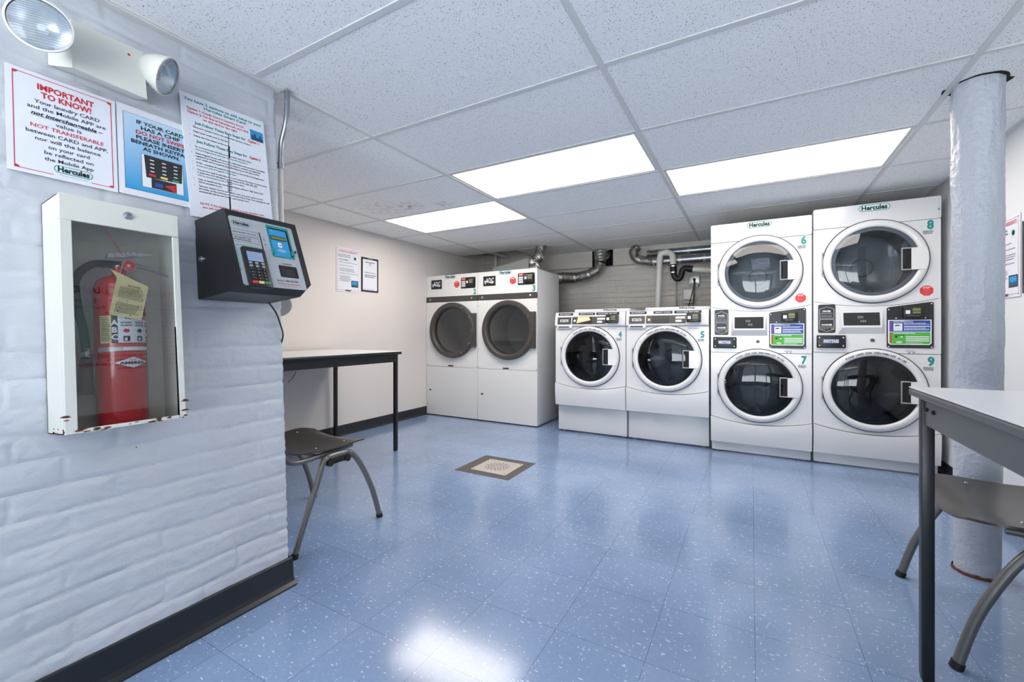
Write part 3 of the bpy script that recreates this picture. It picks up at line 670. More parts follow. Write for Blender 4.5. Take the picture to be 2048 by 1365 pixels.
def feet(T, x0, x1, y0, y1, z):
    for x in (x0+.05, x1-.05):
        for y in (y0+.05, y1-.06):
            mb = MB().cyl((x, y, 0), (x, y, .008), .022, .020, 16); mb.cyl((x, y, .008), (x, y, z), .010); T.part('foot', mb, 'greybox')
def reader(T, x0, x1, z0, z1, yb, dep=.045):
    mb = MB(); mb.box(x0, x1, yb-dep, yb, z0, z1, .005); r = T.part('card_reader', mb, 'black')
    w_, h_ = x1-x0, z1-z0; y = yb-dep-.0008
    mb = MB(); mb.rect(x0+w_*.10, x0+w_*.32, z0+h_*.35, z0+h_*.68, y, 0); mb.rect(x0+w_*.44, x0+w_*.82, z0+h_*.62, z0+h_*.88, y, 1); mb.rect(x0+w_*.44, x0+w_*.82, z0+h_*.38, z0+h_*.56, y, 2); mb.text('3.25', x0+w_*.63, z0+h_*.47, h_*.14, y-.0004, 1); bars(mb, x0+w_*.2, x0+w_*.85, z0+h_*.12, z0+h_*.2, 1, y, 1, .6)
    T.part('reader_display', mb, ['whiteink', 'lcdgreen', 'greyink'], r)
# --- front-loading washers on drawers
def washer(num, x0, W, label):
    yp, yb, top = 3.955, 3.892, 1.175; x1 = x0+W; g = .0025
    T = Thing('front_load_washer', label, 'washing machine', ((x0+x1)/2, yp, 0), group='front-loading washers on drawer bases')
    a, b = x0+g, x1-g
    mb = MB(); mb.box(a+.004, b-.004, yp, 4.62, .02, .272, .004); T.part('drawer_base', mb, 'enamel'); feet(T, x0, x1, yp, 4.62, .03)
    c = shellbox(a, b, yb+.012, 4.66, .275, top, .012, .005); c.poly([(p[0], p[1]+.008) for p in curveline(a+.003, b-.003, .494, .447)]+[(p[0], p[1]-.008) for p in curveline(a+.003, b-.003, .494, .447)][::-1], yb+.0142, mi=1); T.part('case', c, ['enamel', 'seam'])
    cx, cz = x0+W*.5035, .755; R, Rg = .283, .2355
    cl = curveline(a, b, .494, .447)
    mb = MB(); out = [(b, 1.033), (a, 1.033)]+cl; mb.poly(out, yb, yb+.014, hole=circ(cx, cz, Rg*.97, 64)); T.part('front_panel', mb, 'enamel')
    # bulged lower fascia
    vs = []; n = 24; m = 8
    for j in range(m+1):
        t = j/m
        for k in range(n+1):
            X, zt = cl[k]; zt -= .0035; vs.append((X, yb-.002-.016*math.sin(t*PI*.62), .275+(zt-.275)*t))
    mb = MB().add(vs, [(j*(n+1)+k, j*(n+1)+k+1, (j+1)*(n+1)+k+1, (j+1)*(n+1)+k) for j in range(m) for k in range(n)], 0, True)
    lo = [(v[0], yb+.012, v[2]) for v in vs[:n+1]]; up = [(v[0], yb+.012, v[2]) for v in vs[-(n+1):]]
    mb.add(vs[:n+1]+lo, [(k, k+1, n+2+k, n+1+k) for k in range(n)]); mb.add(vs[-(n+1):]+up, [(k, k+1, n+2+k, n+1+k) for k in range(n)])
    T.part('lower_fascia', mb, 'enamel')
    mb = MB(); mb.rect(a+.004, b-.004, 1.0035, 1.0052, yb-.0006); T.part('panel_line', mb, 'gskt')
    # console: profile in y,z swept across
    prof = [(yb+.014, 1.033), (yb-.004, 1.036), (yb-.020, 1.046), (yb-.022, 1.058), (yb-.006, 1.136), (yb-.001, 1.142), (yb+.004, 1.170), (yb+.012, top), (yb+.1, top+.001)]
    mb = MB(); n = len(prof); vs = [(x, y, z) for x in (a, b) for y, z in prof]; mb.add(vs, [(i, i+1, n+i+1, n+i) for i in range(n-1)]+[tuple(range(n)), tuple(range(n, 2*n))], 0, False)
    con = T.part('console', mb, 'enamel')
    mb = MB(); mb.box(x0+.13, b, 4.06, 4.60, top-.003, 1.212, .014, 3); mb.text('Maytag', x0+W*.72, 1.2, .010, 4.0585, 1, bold=.05, w=.13); T.part('raised_top', mb, ['enamel', 'blk'])
    def yz(z): return (yb-.022)+(z-1.058)/(1.136-1.058)*.016
    def slab(u0, u1, z0, z1, mt, name, lift=.003, r=.004):
        mb = MB(); mb.poly(rr(u0, u1, z0, z1, r), 0, .006); mb.v = [(v[0], yz(v[2])-lift+v[1], v[2]) for v in mb.v]; return T.part(name, mb, mt, con)
    u = lambda f: x0+f*W
    slab(u(.044), u(.247), 1.060, 1.128, 'brown', 'maker_badge'); mb = MB(); mb.rect(u(.083), u(.208), 1.080, 1.108, -.0012, 0); mb.frame(u(.083), u(.208), 1.080, 1.108, .002, -.0018, 1); mb.text('MAYTAG', u(.1455), 1.094, .015, -.0018, 1, bold=.05, w=u(.195)-u(.096)); mb.v = [(v[0], yz(v[2])-.003+v[1], v[2]) for v in mb.v]; T.part('badge_plate', mb, ['whiteink', 'blk'], con)
    slab(u(.262), u(.60), 1.060, 1.130, 'brown', 'control_strip'); slab(u(.335), u(.545), 1.064, 1.126, 'display', 'display_window', .0045)
    slab(u(.285), u(.315), 1.083, 1.103, 'tealpale' if num == '4' else 'tag', 'start_button', .006)
    if num == '4':
        mb = MB(); mb.add([(u(.33), 0, 1.068), (u(.50), 0, 1.092), (u(.53), 0, 1.098), (u(.505), 0, 1.127), (u(.345), 0, 1.127)], [(0, 1, 2, 3, 4)]); mb.v = [(v[0], yz(v[2])-.0075, v[2]) for v in mb.v]; T.part('paper_notice', mb, 'tag', con, 'crumpled paper stuck over the display')
    slab(u(.60), u(.74), 1.060, 1.130, 'brown', 'control_strip'); slab(u(.62), u(.73), 1.100, 1.118, 'whiteink', 'cycle_label', .005, .002); slab(u(.62), u(.69), 1.072, 1.090, 'whiteink', 'cycle_label', .005, .002)
    for (f0, f1) in ((.048, .264), (.352, .58), (.602, .914)):
        mb = MB(); mb.box(u(f0), u(f1), yb-.003, yb+.006, 1.145, 1.168, .0015, 1, 0); mb.text('CYCLE TIMES  MAY VARY' if f0 > .6 else ('SELECT CYCLE' if f0 > .3 else 'ADD DETERGENT'), u((f0+f1)/2), 1.1565, .0085, yb-.0038, 1, bold=.03, w=(f1-f0)*W*.82); T.part('instruction_strip', mb, ['black', 'whiteink'], con)
    mb = MB(); mb.box(u(.035), u(.262), yb-.026, yb-.006, 1.018, 1.050, .010, 3); T.part('dispenser_lip', mb, 'enamel', con); mb = MB(); mb.box(u(.06), u(.225), yb-.0275, yb-.02, 1.028, 1.040, .003); T.part('dispenser_slot', mb, 'mattblack', con)
    reader(T, u(.752), u(.912), 1.068, 1.142, yb+.0, .060)
    mb = MB(); bars(mb, u(.76), u(.885), 1.010, 1.022, 2, yb-.0009, 0, .5); T.part('small_print_sticker', mb, 'greyink')
    frontdoor(T, cx, cz, yb, R, Rg); number(T, num, u(.925), .965, yb, .05)
    if num == '4':
        pass
    return T
washer('4', -1.681, .691, 'single front-loading washer numbered 4 in teal, beside the tall tumble dryer')
washer('5', -.988, .685, 'single front-loading washer numbered 5 in teal, next to the stacked machines')
# --- stacked dryer over washer
def stack(nt, nb, x0, k, label):
    yb = 3.900
    fr = Matrix.Translation((x0, yb, 0)) @ Matrix.Diagonal((k, 1, k, 1))
    T = Thing('stacked_washer_dryer', label, 'washing machine', (0, 0, 0), fr, 'stacked washer dryers'); y = 0
    W = .690; g = .002; a, b = g, W-g; TOP = 1.863
    mb = MB(); mb.box(a+.004, b-.004, .035, .75, .012, .09, .004); T.part('plinth', mb, 'enamel'); feet(T, 0, W, .035, .75, .02)
    mb = shellbox(a, b, .012, .78, .088, TOP, .012, .008)
    for z_ in (.822, 1.7155): mb.box(a+.003, b-.003, .0142, .016, z_-.006, z_+.006, mi=1)
    mb.poly([(p[0], p[1]+.008) for p in curveline(a+.003, b-.003, 1.194, 1.150)]+[(p[0], p[1]-.008) for p in curveline(a+.003, b-.003, 1.194, 1.150)][::-1], .0142, mi=1); mb.poly([(p[0], p[1]+.008) for p in curveline(a+.003, b-.003, .300, .252)]+[(p[0], p[1]-.008) for p in curveline(a+.003, b-.003, .300, .252)][::-1], .0142, mi=1)
    T.part('case', mb, ['enamel', 'seam'])
    cT, cB, R, Rg = (.344, 1.458), (.342, .562), .286, .238
    # upper cap
    mb = MB(); mb.poly(rr(a, b, 1.7165, TOP, .010, 3), -.006, .014); T.part('top_panel', mb, 'enamel')
    cm = curveline(a, b, 1.194, 1.150)
    mb = MB(); mb.poly([(b, 1.7145), (a, 1.7145)]+cm, 0, .014, hole=circ(*cT, Rg*.97, 64)); T.part('dryer_front', mb, 'enamel')
    cm2 = [(p[0], p[1]-.003) for p in cm]
    # console area between the two fronts, with a shallow arch over the lower door
    mb = MB(); mb.poly([(a, .822), (b, .822)]+cm2[::-1], -.004, .014); con = T.part('console', mb, 'enamel')
    cl = curveline(a, b, .300, .252)
    mb = MB(); mb.poly([(b, .819), (a, .819)]+cl, 0, .014, hole=circ(*cB, Rg*.97, 64)); T.part('washer_front', mb, 'enamel')
    vs = []; n = 24; m = 8
    for j in range(m+1):
        t = j/m
        for q in range(n+1):
            X, zt = cl[q]; zt -= .0035; vs.append((X, -.002-.015*math.sin(t*PI*.62), .088+(zt-.088)*t))
    mb = MB().add(vs, [(j*(n+1)+q, j*(n+1)+q+1, (j+1)*(n+1)+q+1, (j+1)*(n+1)+q) for j in range(m) for q in range(n)], 0, True)
    for e in (vs[:n+1], vs[-(n+1):]): mb.add(e+[(v[0], .014, v[2]) for v in e], [(q, q+1, n+2+q, n+1+q) for q in range(n)])
    T.part('lower_fascia', mb, 'enamel')
    frontdoor(T, cT[0], cT[1], 0, R, Rg, words=False, dark=False); frontdoor(T, cB[0], cB[1], 0, R, Rg)
    for x in (.013, W-.013):
        mb = MB(); mb.box(x-.0005, x+.0005, -.0065, .0, 1.72, 1.855); mb.cyl((x, -.002, 1.775), (x, -.010, 1.775), .0065, .005, 12, 0); T.part('corner_screw', mb, 'steel')
    logosticker(T, .348, 1.832, .170, -.0062); number(T, nt, .637, 1.680, -.0002); stop(T, .618, 1.243, -.0002); number(T, nb, .640, .774, -.0002)
    # left stickers
    yc = -.004
    mb = MB(); mb.poly(rr(.030, .132, .961, 1.167, .012), yc-.002, yc+.001)
    for (z0, z1, wd) in ((1.068, 1.152, 'DRYER'), (.970, 1.060, 'WASHER')):
        e = .010; x0_, x1_ = .038, .124
        pts = [(x0_, z0+(.018 if wd == 'WASHER' else 0)), (x0_, z1-(.018 if wd == 'DRYER' else 0))]+([((x0_+x1_)/2, z1)] if wd == 'DRYER' else [])+[(x1_, z1-(.018 if wd == 'DRYER' else 0)), (x1_, z0+(.018 if wd == 'WASHER' else 0))]+([((x0_+x1_)/2, z0)] if wd == 'WASHER' else [])
        mb.poly(pts, yc-.0026, mi=1); mx_, mz_ = (x0_+x1_)/2, (z0+z1)/2
        mb.poly([(mx_+(p[0]-mx_)*.955, mz_+(p[1]-mz_)*.955) for p in pts], yc-.0030, mi=0)
        mb.text(wd, mx_, z0+.050, .011, yc-.0035, 1, bold=.04)
        bars(mb, x0_+.008, x1_-.008, z0+.026, z0+.038, 1, yc-.0035, 2, .8); bars(mb, x0_+.008, x1_-(.032 if wd == 'WASHER' else .008), z0+.008 if wd == 'DRYER' else z0+.016, z0+.020 if wd == 'DRYER' else z0+.024, 1, yc-.0035, 2, .8)
    mb.poly(circ(.112, .991, .006, 16), yc-.0036, mi=3)
    T.part('settings_sticker', mb, ['black', 'whiteink', 'greyink', 'green'], con, 'black sticker headed DRYER and WASHER')
    # display in a raised hood
    mb = MB(); P0 = [(.162, 1.118), (.392, 1.118), (.376, 1.000), (.178, 1.000)]; P1 = [(.150, .960), (.402, .960)]
    vs = [(.158, yc, 1.122), (.396, yc, 1.122), (.385, yc-.026, 1.000), (.168, yc-.026, 1.000), (.148, yc, .955), (.404, yc, .955)]
    mb.add(vs, [(0, 1, 2, 3), (3, 2, 5, 4), (0, 3, 4), (1, 5, 2)]); T.part('display_hood', mb, 'enamel', con)
    def hy(z): return yc-.0015-.026*(1.122-z)/.122
    mb = MB(); mb.poly(rr(.176, .376, 1.014, 1.104, .003), 0, .004); mb.text('350', .270, 1.072, .016, -.0006, 1); mb.text('350', .285, 1.044, .016, -.0006, 1); mb.v = [(v[0], hy(v[2])+v[1], v[2]) for v in mb.v]
    T.part('display_window', mb, ['display', 'greybox'], con)
    mb = MB(); mb.box(.020, .190, yc-.022, yc, .853, .945, .007, 3, 0); mb.rect(.060, .148, .890, .915, yc-.0228, 1); mb.rect(.062, .146, .892, .913, yc-.0231, 2); mb.text('MAYTAG', .104, .9025, .015, yc-.0234, 1, bold=.05, w=.080)
    for q in ((.036, .870), (.036, .928), (.174, .870), (.174, .928)): mb.poly(circ(q[0], q[1], .0045, 12), yc-.0228, mi=1)
    T.part('coin_box_cover', mb, ['black', 'whiteink', 'blue'], con, 'black screwed cover with a small blue and white maker badge')
    mb = MB(); mb.lathe([(.0125, 0), (.0125, .004), (.009, .005), (.008, .001), (.0001, .001)], (.338, yc, .910), n=24); T.part('key_lock', mb, 'greysheen', con)
    # card reader plate
    mb = MB(); mb.poly([(.414+.008, .860), (.651-.008, .860), (.651, .868), (.651, 1.160), (.643, 1.168), (.425, 1.138), (.414, 1.130), (.414, .868)], yc-.006, yc)
    for q in ((.424, 1.122), (.640, 1.156), (.424, .868), (.640, .868), (.462, 1.062), (.610, 1.062)): mb.poly(circ(q[0], q[1], .004, 12), yc-.0066, mi=1)
    pl = T.part('reader_plate', mb, ['black', 'whiteink'], con)
    mb = MB(); mb.poly([(.420, 1.050), (.640, 1.050), (.640, .893), (.628, .8815), (.432, .8815), (.420, .893)], yc-.0070, mi=0)
    y = yc-.0075; mb.rect(.427, .634, .970, 1.044, y, 1); mb.poly([(.427, .966), (.634, .966), (.634, .895), (.626, .887), (.435, .887), (.427, .895)], y, mi=2)
    y -= .0005; mb.rect(.448, .494, .976, 1.026, y, 0); mb.poly(circ(.470, .992, .016, 18, .006), y-.0003, mi=4); mb.poly([(.452, 1.004), (.460, 1.016), (.475, 1.018), (.488, 1.006), (.476, 1.010), (.462, 1.008)], y-.0003, mi=5)
    mb.rect(.431, .439, .974, 1.030, y, 3); mb.poly([(.429, 1.028), (.441, 1.028), (.435, 1.040)], y, mi=3); mb.rect(.431, .439, .897, .956, y, 6); mb.poly([(.429, .954), (.441, .954), (.435, .964)], y, mi=6)
    mb.text('DRYER INSTRUCTIONS', .448, 1.0365, .0075, y, 0, bold=.03, align='L', w=.10); mb.text('WASHER INSTRUCTIONS', .448, .959, .0075, y, 0, bold=.03, align='L', w=.112)
    mb.rect(.502, .630, 1.002, 1.008, y, 0); bars(mb, .502, .628, 1.014, 1.028, 2, y, 0, .5); bars(mb, .502, .628, .976, .996, 3, y, 0, .5)
    for q in range(3): mb.rect(.512, .628, .932-q*.0135, .939-q*.0135, y, 0)
    bars(mb, .455, .505, .942, .950, 1, y, 5, .7); mb.poly(circ(.462, .935, .008, 14, .006), y, mi=7); mb.poly(circ(.490, .935, .006, 14, .005), y, mi=4); mb.poly(circ(.478, .899, .016, 20, .008), y, mi=4); mb.text('AAA', .478, .899, .007, y-.0003, 2, bold=.03); bars(mb, .512, .600, .891, .896, 1, y, 0, .8)
    T.part('instruction_label', mb, ['whiteink', 'blue', 'green', 'magenta', 'tealpale', 'blk', 'red', 'ink'], pl, 'blue and green dryer and washer instructions')
    reader(T, .494, .598, 1.064, 1.136, yc-.006, .030)
    mb = MB(); mb.poly([(.505, .834), (.515, .842), (.57, .842), (.58, .834)], yc-.0006, mi=1); bars(mb, .512, .573, .834, .842, 2, yc-.001, 0, .5); mb.rect(.525, .537, .826, .831, yc-.0006, 0); mb.rect(.548, .560, .826, .831, yc-.0006, 0); T.part('small_print_sticker', mb, ['blk', 'paper'], con)
    return T
stack('6', '7', -.293, 1.0, 'stacked dryer 6 over washer 7, left of the two stacked columns')
stack('8', '9', .402, 1.018, 'stacked dryer 8 over washer 9, half behind the right-hand table')
# --- big tumble dryers
def tumble(num, x0, label):
    yb = 3.97; W = .735; x1 = x0+W; TOP = 1.648; D = .57; a, b = x0+.0015, x1-.0015; u = lambda v: x0+v
    T = Thing('tumble_dryer', label, 'dryer', ((x0+x1)/2, yb, 0), group='tall white tumble dryers')
    T.part('case', shellbox(a, b, yb+.010, yb+D, .012, TOP, .012, .003), 'enamel2')
    mb = MB(); mb.box(a+.02, b-.02, yb+.03, yb+D-.02, 0, .012); T.part('base', mb, 'seam')
    mb = MB(); mb.rect(a+.002, b-.002, .02, 1.64, yb+.009+.0); 
    cx, cz, R, Rg = u(.398), 1.006, .318, .255
    mb = MB(); mb.box(a, b, yb, yb+.012, .012, .580, .0015, 1); lp = T.part('lower_panel', mb, 'enamel2')
    mb = MB(); mb.box(u(.045), u(.072), yb-.002, yb+.002, .292, .308, .001, 1); T.part('panel_latch', mb, 'mattblack', lp)
    mb = MB(); mb.poly([(a, .5835), (b, .5835), (b, 1.334), (a, 1.334)], yb, yb+.012, hole=circ(cx, cz, Rg, 64)); T.part('front_panel', mb, 'enamel2')
    mb = MB(); mb.box(a, b, yb-.003, yb+.012, 1.337, 1.395, .001, 1); bd = T.part('trim_band', mb, 'brown', label='dark bronze band across the front')
    for x in (.062, .655):
        mb = MB(); mb.lathe([(.0001, .006), (.006, .006), (.011, .004), (.012, 0)], (u(x), yb-.003, 1.366), n=18); T.part('band_screw', mb, 'chrome', bd)
    mb = MB(); mb.box(a, b, yb, yb+.012, 1.398, TOP, .0015, 1); cp = T.part('control_panel', mb, 'enamel2')
    y = yb-.0006
    mb = MB(); mb.poly(rr(u(.075), u(.232), 1.490, 1.598, .004), y-.002, y, mi=0); yy = y-.0026
    mb.text('ADC', u(.160), 1.553, .046, yy, 1, w=.105, bold=.02); mb.poly([(u(.088), 1.540), (u(.102), 1.556), (u(.102), 1.546), (u(.205), 1.527), (u(.205), 1.515), (u(.102), 1.534), (u(.102), 1.524)], yy, mi=1)
    mb.poly([(u(.095), 1.533), (u(.108), 1.520), (u(.108), 1.508), (u(.092), 1.524)], yy, mi=1); T.part('maker_badge', mb, ['black', 'whiteink'], cp)
    logosticker(T, u(.352), 1.625, .160, yb)
    mb = MB(); mb.poly(rr(u(.508), u(.706), 1.480, 1.604, .005), y-.002, y, mi=0); mb.rect(u(.515), u(.575), 1.576, 1.598, yy, 1); mb.text('STOP', u(.545), 1.587, .011, yy-.0004, 2, bold=.03)
    for q in range(3): mb.poly(rr(u(.517), u(.570), 1.548-q*.024, 1.566-q*.024, .005, 3), yy, mi=2); bars(mb, u(.522), u(.566), 1.552-q*.024, 1.561-q*.024, 2, yy-.0004, 4, .5)
    for q in ((.513, 1.599), (.700, 1.599), (.700, 1.486)): mb.poly(circ(u(q[0]), q[1], .003, 10), yy, mi=2)
    pn = T.part('control_plate', mb, ['black', 'red', 'whiteink', 'green', 'greyink'], cp)
    mb = MB(); mb.box(u(.590), u(.695), yb-.028, yb-.002, 1.500, 1.585, .005); mb.rect(u(.600), u(.622), 1.535, 1.56, yb-.0288, 1); mb.rect(u(.635), u(.682), 1.555, 1.577, yb-.0288, 2); mb.rect(u(.635), u(.682), 1.535, 1.551, yb-.0288, 3)
    T.part('card_reader', mb, ['black', 'whiteink', 'lcdgreen', 'greyink'], pn)
    stop(T, u(.448), 1.532, yb, .040); number(T, num, u(.696), 1.441, yb, .056)
    # door: deep dark ring with latch plate, recessed glass
    mb = MB(); mb.lathe([(R, 0), (R, .034), (R-.003, .044), (R-.010, .050), (R-.040, .050), (R-.050, .046), (Rg+.002, .030), (Rg-.002, .004), (Rg-.006, -.02)], (cx, yb, cz), n=100)
    mb.poly([(cx+R*.66, cz-.190), (u(.722), cz-.190), (u(.722), cz+.190), (cx+R*.66, cz+.190), (cx+R*.80, cz+.13), (cx+R*.88, cz), (cx+R*.80, cz-.13)], yb-.040, yb-.004)
    d = T.part('door', mb, 'brown', label='dark bronze door ring with latch plate')
    for q in range(7):
        an = -PI/2+(q-3)*.52+PI/2; X, Z = cx+math.cos(an)*(R-.024), cz+math.sin(an)*(R-.024)
        if q in (0, 6): continue
        mb = MB().lathe([(.0001, .003), (.0045, .0025), (.006, 0)], (X, yb-.050, Z), n=12); T.part('door_screw', mb, 'chrome', d)
    for X, Z in ((u(.708), cz-.176), (u(.708), cz+.176), (u(.012), cz+.27), (u(.725), cz-.41), (u(.012), cz-.41), (u(.725), cz+.27), (u(.012), .80), (u(.725), .60)):
        mb = MB().lathe([(.0001, .0025), (.004, .002), (.005, 0)], (X, yb-(.040 if Z in (cz-.176, cz+.176) else 0), Z), n=10); T.part('panel_screw', mb, 'steel')
    mb = MB(); mb.lathe([(Rg+.001, .010), (Rg*.6, .013), (.0001, .014)], (cx, yb, cz), n=64); T.part('door_glass', mb, 'dryerglass', d)
    mb = MB(); mb.lathe([(Rg, -.012), (Rg, -.06), (Rg+.05, -.07), (Rg+.05, -.5), (.0001, -.5)], (cx, yb, cz), n=56); T.part('drum', mb, 'drumpale')
    mb = MB(); mb.box(u(.325), u(.398), yb-.006, yb+.002, .590, .602, .003); T.part('lint_drawer_pull', mb, 'mattblack')
    return T
tumble('2', -3.388, 'tall tumble dryer numbered 2 with round dark door, against the left wall')
tumble('3', -2.652, 'tall tumble dryer numbered 3 with round dark door, nearer the washers')
# ------------------------------------------------------------------ ducts and plumbing on the back wall
def Q(cx_, cy_, y):            # coordinates in the photo crop 1080,460 at x5.689
    x, z = fp(1080+cx_/5.689, 460+cy_/5.689, y); return (x, y, z)
def ribbed(pts, r, amp=.0035, pitch=.012, mi=0):
    mb = MB(); P = [Vector(p) for p in pts]; t_ = MB(); 
    # resample the smooth path finely and modulate the radius
    F = []
    for i in range(len(P)-1):
        p0 = P[max(i-1, 0)]; p1 = P[i]; p2 = P[i+1]; p3 = P[min(i+2, len(P)-1)]; L_ = (p2-p1).length; n = max(4, int(L_/(pitch/2)))
        for k in range(n):
            t = k/n; F.append(.5*((2*p1)+(-p0+p2)*t+(2*p0-5*p1+4*p2-p3)*t*t+(-p0+3*p1-3*p2+p3)*t**3))
    F.append(P[-1]); mb.tube(F, [r+(amp if k % 2 else -amp)+amp*.6*random.random() for k in range(len(F))], 24); return mb
pts = [(-2.16, 4.80, 1.60), (-2.06, 4.95, 1.66), Q(400, 545, 5.05), Q(560, 510, 5.08), Q(660, 450, 5.09), Q(688, 370, 5.09), Q(685, 290, 5.10), Q(690, 255, 5.16), (-1.615, 5.30, 1.97)]
T = Thing('flexible_duct', 'crinkled foil duct running from the tumble dryers up into a hole in the back wall', 'duct', pts[3])
T.part('hose', ribbed(pts[:6], .066, .003), 'foil'); T.part('elbow', ribbed(pts[5:], .068, .004, .02), 'foil')
for i in (2, 3):
    c = Vector(pts[i]); d = (Vector(pts[i+1])-Vector(pts[i])).normalized(); mb = MB().tube([c-d*.012, c+d*.012], .0705, 24); T.part('tape_band', mb, 'steel')
def C5(x, y, Y): a, b = fp(840+x/3.252, 460+y/3.252, Y); return (a, Y, b)
p0 = (-2.18, 4.30, 1.645)
pts = [(-2.22, 4.38, 1.712), (-2.15, 4.42, 1.725), C5(735, 215, 4.46), C5(765, 185, 4.50), C5(775, 168, 4.55), (C5(775, 168, 4.55)[0]+.02, 4.60, 2.06)]
T = Thing('flexible_duct', 'short foil duct rising from the top of tumble dryer 3 into the ceiling', 'duct', pts[0]); T.part('hose', ribbed(pts, .055, .004), 'foil')
mb = MB(); a = C5(500, 258, 4.46); b = C5(700, 205, 4.46); zt = CEIL-.05
mb.add([(a[0]-.02, 4.38, 1.648), (b[0]+.1, 4.30, 1.648), (b[0]+.1, 4.52, 1.648), (a[0]-.02, 4.52, 1.648), (a[0]-.02, 4.40, a[2]+.012), (b[0]+.05, 4.36, b[2]+.02), (b[0]+.05, 4.50, b[2]+.02), (a[0]-.02, 4.50, a[2]+.012)], [(0, 1, 5, 4), (1, 2, 6, 5), (2, 3, 7, 6), (3, 0, 4, 7), (4, 5, 6, 7)])
T.part('transition_box', mb, 'steelflat', label='flat grey sheet metal transition on the dryer top')
x, z = fp(840+492/3.252, 460+215/3.252, 5.1); mb = MB().cyl((x, 5.1, 1.3), (x, 5.1, 2.42), .022); single('vent_pipe', mb, 'pvc', 'thin white vertical pipe in the dark gap where a corner ceiling tile is missing', 'pipe', (x, 5.1, 1.3))
# straight steel ducts behind the stacked machines
zu = Q(1900, 215, 5.12)[2]; zl = Q(1900, 315, 5.05)[2]
T = Thing('steel_duct', 'upper of the two straight steel ducts under the ceiling at the back wall', 'duct', (-.6, 5.13, zu))
mb = MB().cyl((-.93, 5.13, zu), (.55, 5.13, zu), .038, n=28); T.part('pipe', mb, 'steel'); mb = ribbed([(-1.055, 5.14, zu+.004), (-1.0, 5.135, zu-.003), (-.93, 5.13, zu)], .040, .003, .010); T.part('flexible_end', mb, 'foil')
for x in (-.93, -.62): mb = MB().cyl((x, 5.13, zu), (x+.03, 5.13, zu), .041); T.part('joint_collar', mb, 'steelflat')
T = Thing('steel_duct', 'lower straight steel duct with crinkled elbow turning up at its left end', 'duct', (-.6, 5.06, zl))
mb = MB().cyl((-.98, 5.06, zl), (.55, 5.06, zl), .048, n=28); T.part('pipe', mb, 'steel')
e = [(-.97, 5.06, zl), Q(1180, 355, 5.06), Q(1095, 325, 5.08), Q(1062, 265, 5.08), Q(1085, 215, 5.09), Q(1120, 185, 5.09)]
T.part('flexible_elbow', ribbed(e, .050, .004, .014), 'foil')
for x in (-.98, -.70, -.45): mb = MB().cyl((x, 5.06, zl), (x+.025, 5.06, zl), .051); T.part('joint_collar', mb, 'steelflat')
Y = 4.98
P = [Q(1335, 1100, Y), Q(1340, 880, Y), Q(1352, 600, Y), Q(1362, 340, Y)]
T = Thing('drain_pipe', 'white plastic pipe with an upside-down U bend, rising behind washer 5', 'pipe', (P[0][0], Y, .9))
mb = MB().tube([(P[0][0], Y, .9), P[0], P[1], P[2], P[3]], .032, 20); T.part('riser', mb, 'pvc')
mb = MB().tube([P[3], Q(1368, 295, Y), Q(1392, 268, Y), Q(1440, 258, Y), Q(1488, 270, Y), Q(1508, 300, Y), Q(1513, 345, Y), Q(1516, 400, Y)], .032, 20, sub=5); T.part('return_bend', mb, 'pvc')
for q in ((1362, 345, 1362, 318), (1425, 258, 1455, 258), (1512, 320, 1512, 345)):
    mb = MB().cyl(Q(q[0], q[1], Y), Q(q[2], q[3], Y), .0355); T.part('socket', mb, 'pvc')
mb = MB().cyl(Q(1516, 395, Y), Q(1520, 490, Y), .0345); c = T.part('coupling', mb, 'rubber')
for yy in (408, 480): mb = MB().cyl(Q(1518, yy, Y), Q(1518, yy+14, Y), .0362); T.part('hose_clamp', mb, 'chrome', c)
mb = MB().tube([Q(1520, 480, Y), Q(1526, 520, Y), Q(1545, 548, Y), Q(1572, 558, Y), Q(1598, 540, Y), Q(1612, 500, Y), Q(1620, 462, Y), Q(1645, 438, Y), Q(1690, 440, Y)], .031, 20, sub=5); T.part('trap', mb, 'rubber', label='black rubber trap bend')
mb = MB().tube([Q(1680, 440, Y), Q(1740, 448, Y)], .036, 20); T.part('coupling', mb, 'rubber')
mb = MB().tube([Q(1735, 448, Y), Q(1940, 460, Y), Q(2100, 468, Y)], .029, 20); T.part('outlet_run', mb, 'pvc'); mb = MB().tube([Q(1845, 454, Y), Q(1862, 455, Y)], .033, 20); T.part('socket', mb, 'pvc')
# electrical bits on the back wall
Y = 5.17
def qbox(name, x0, y0, x1, y1, Y0_, Y1_, mt, T=None, b=.004):
    a = Q(x0, y1, Y0_); c = Q(x1, y0, Y0_); mb = MB(); mb.box(a[0], c[0], Y0_, Y1_, a[2], c[2], b); return T.part(name, mb, mt) if T else mb
T = Thing('electrical_box', 'pale square switch cover on a grey plate on the painted brick behind washer 5', 'electrical box', Q(1685, 830, 5.19))
qbox('back_plate', 1618, 655, 1755, 840, 5.16, 5.20, 'greybox', T); qbox('cover', 1632, 672, 1742, 795, 5.120, 5.16, 'pvc', T)
T = Thing('wall_socket', 'steel plated wall socket with a black plug and cord above the grey switch cover', 'socket', Q(1755, 655, 5.19))
qbox('plate', 1693, 505, 1815, 625, 5.15, 5.20, 'steelflat', T); qbox('lower_plate', 1715, 600, 1800, 655, 5.14, 5.16, 'greybox', T)
x, _, z = Q(1755, 565, 5.14); mb = MB().cyl((x, 5.15, z), (x, 5.10, z), .016, .011); T.part('plug', mb, 'rubber')
mb = MB().tube([(x, 5.10, z), Q(1752, 620, 5.08), Q(1735, 700, 5.09), Q(1715, 780, 5.10), Q(1692, 870, 5.10), (Q(1692, 870, 5.1)[0]-.01, 5.10, 1.15)], .0045, 8, sub=5); T.part('cord', mb, 'rubber')
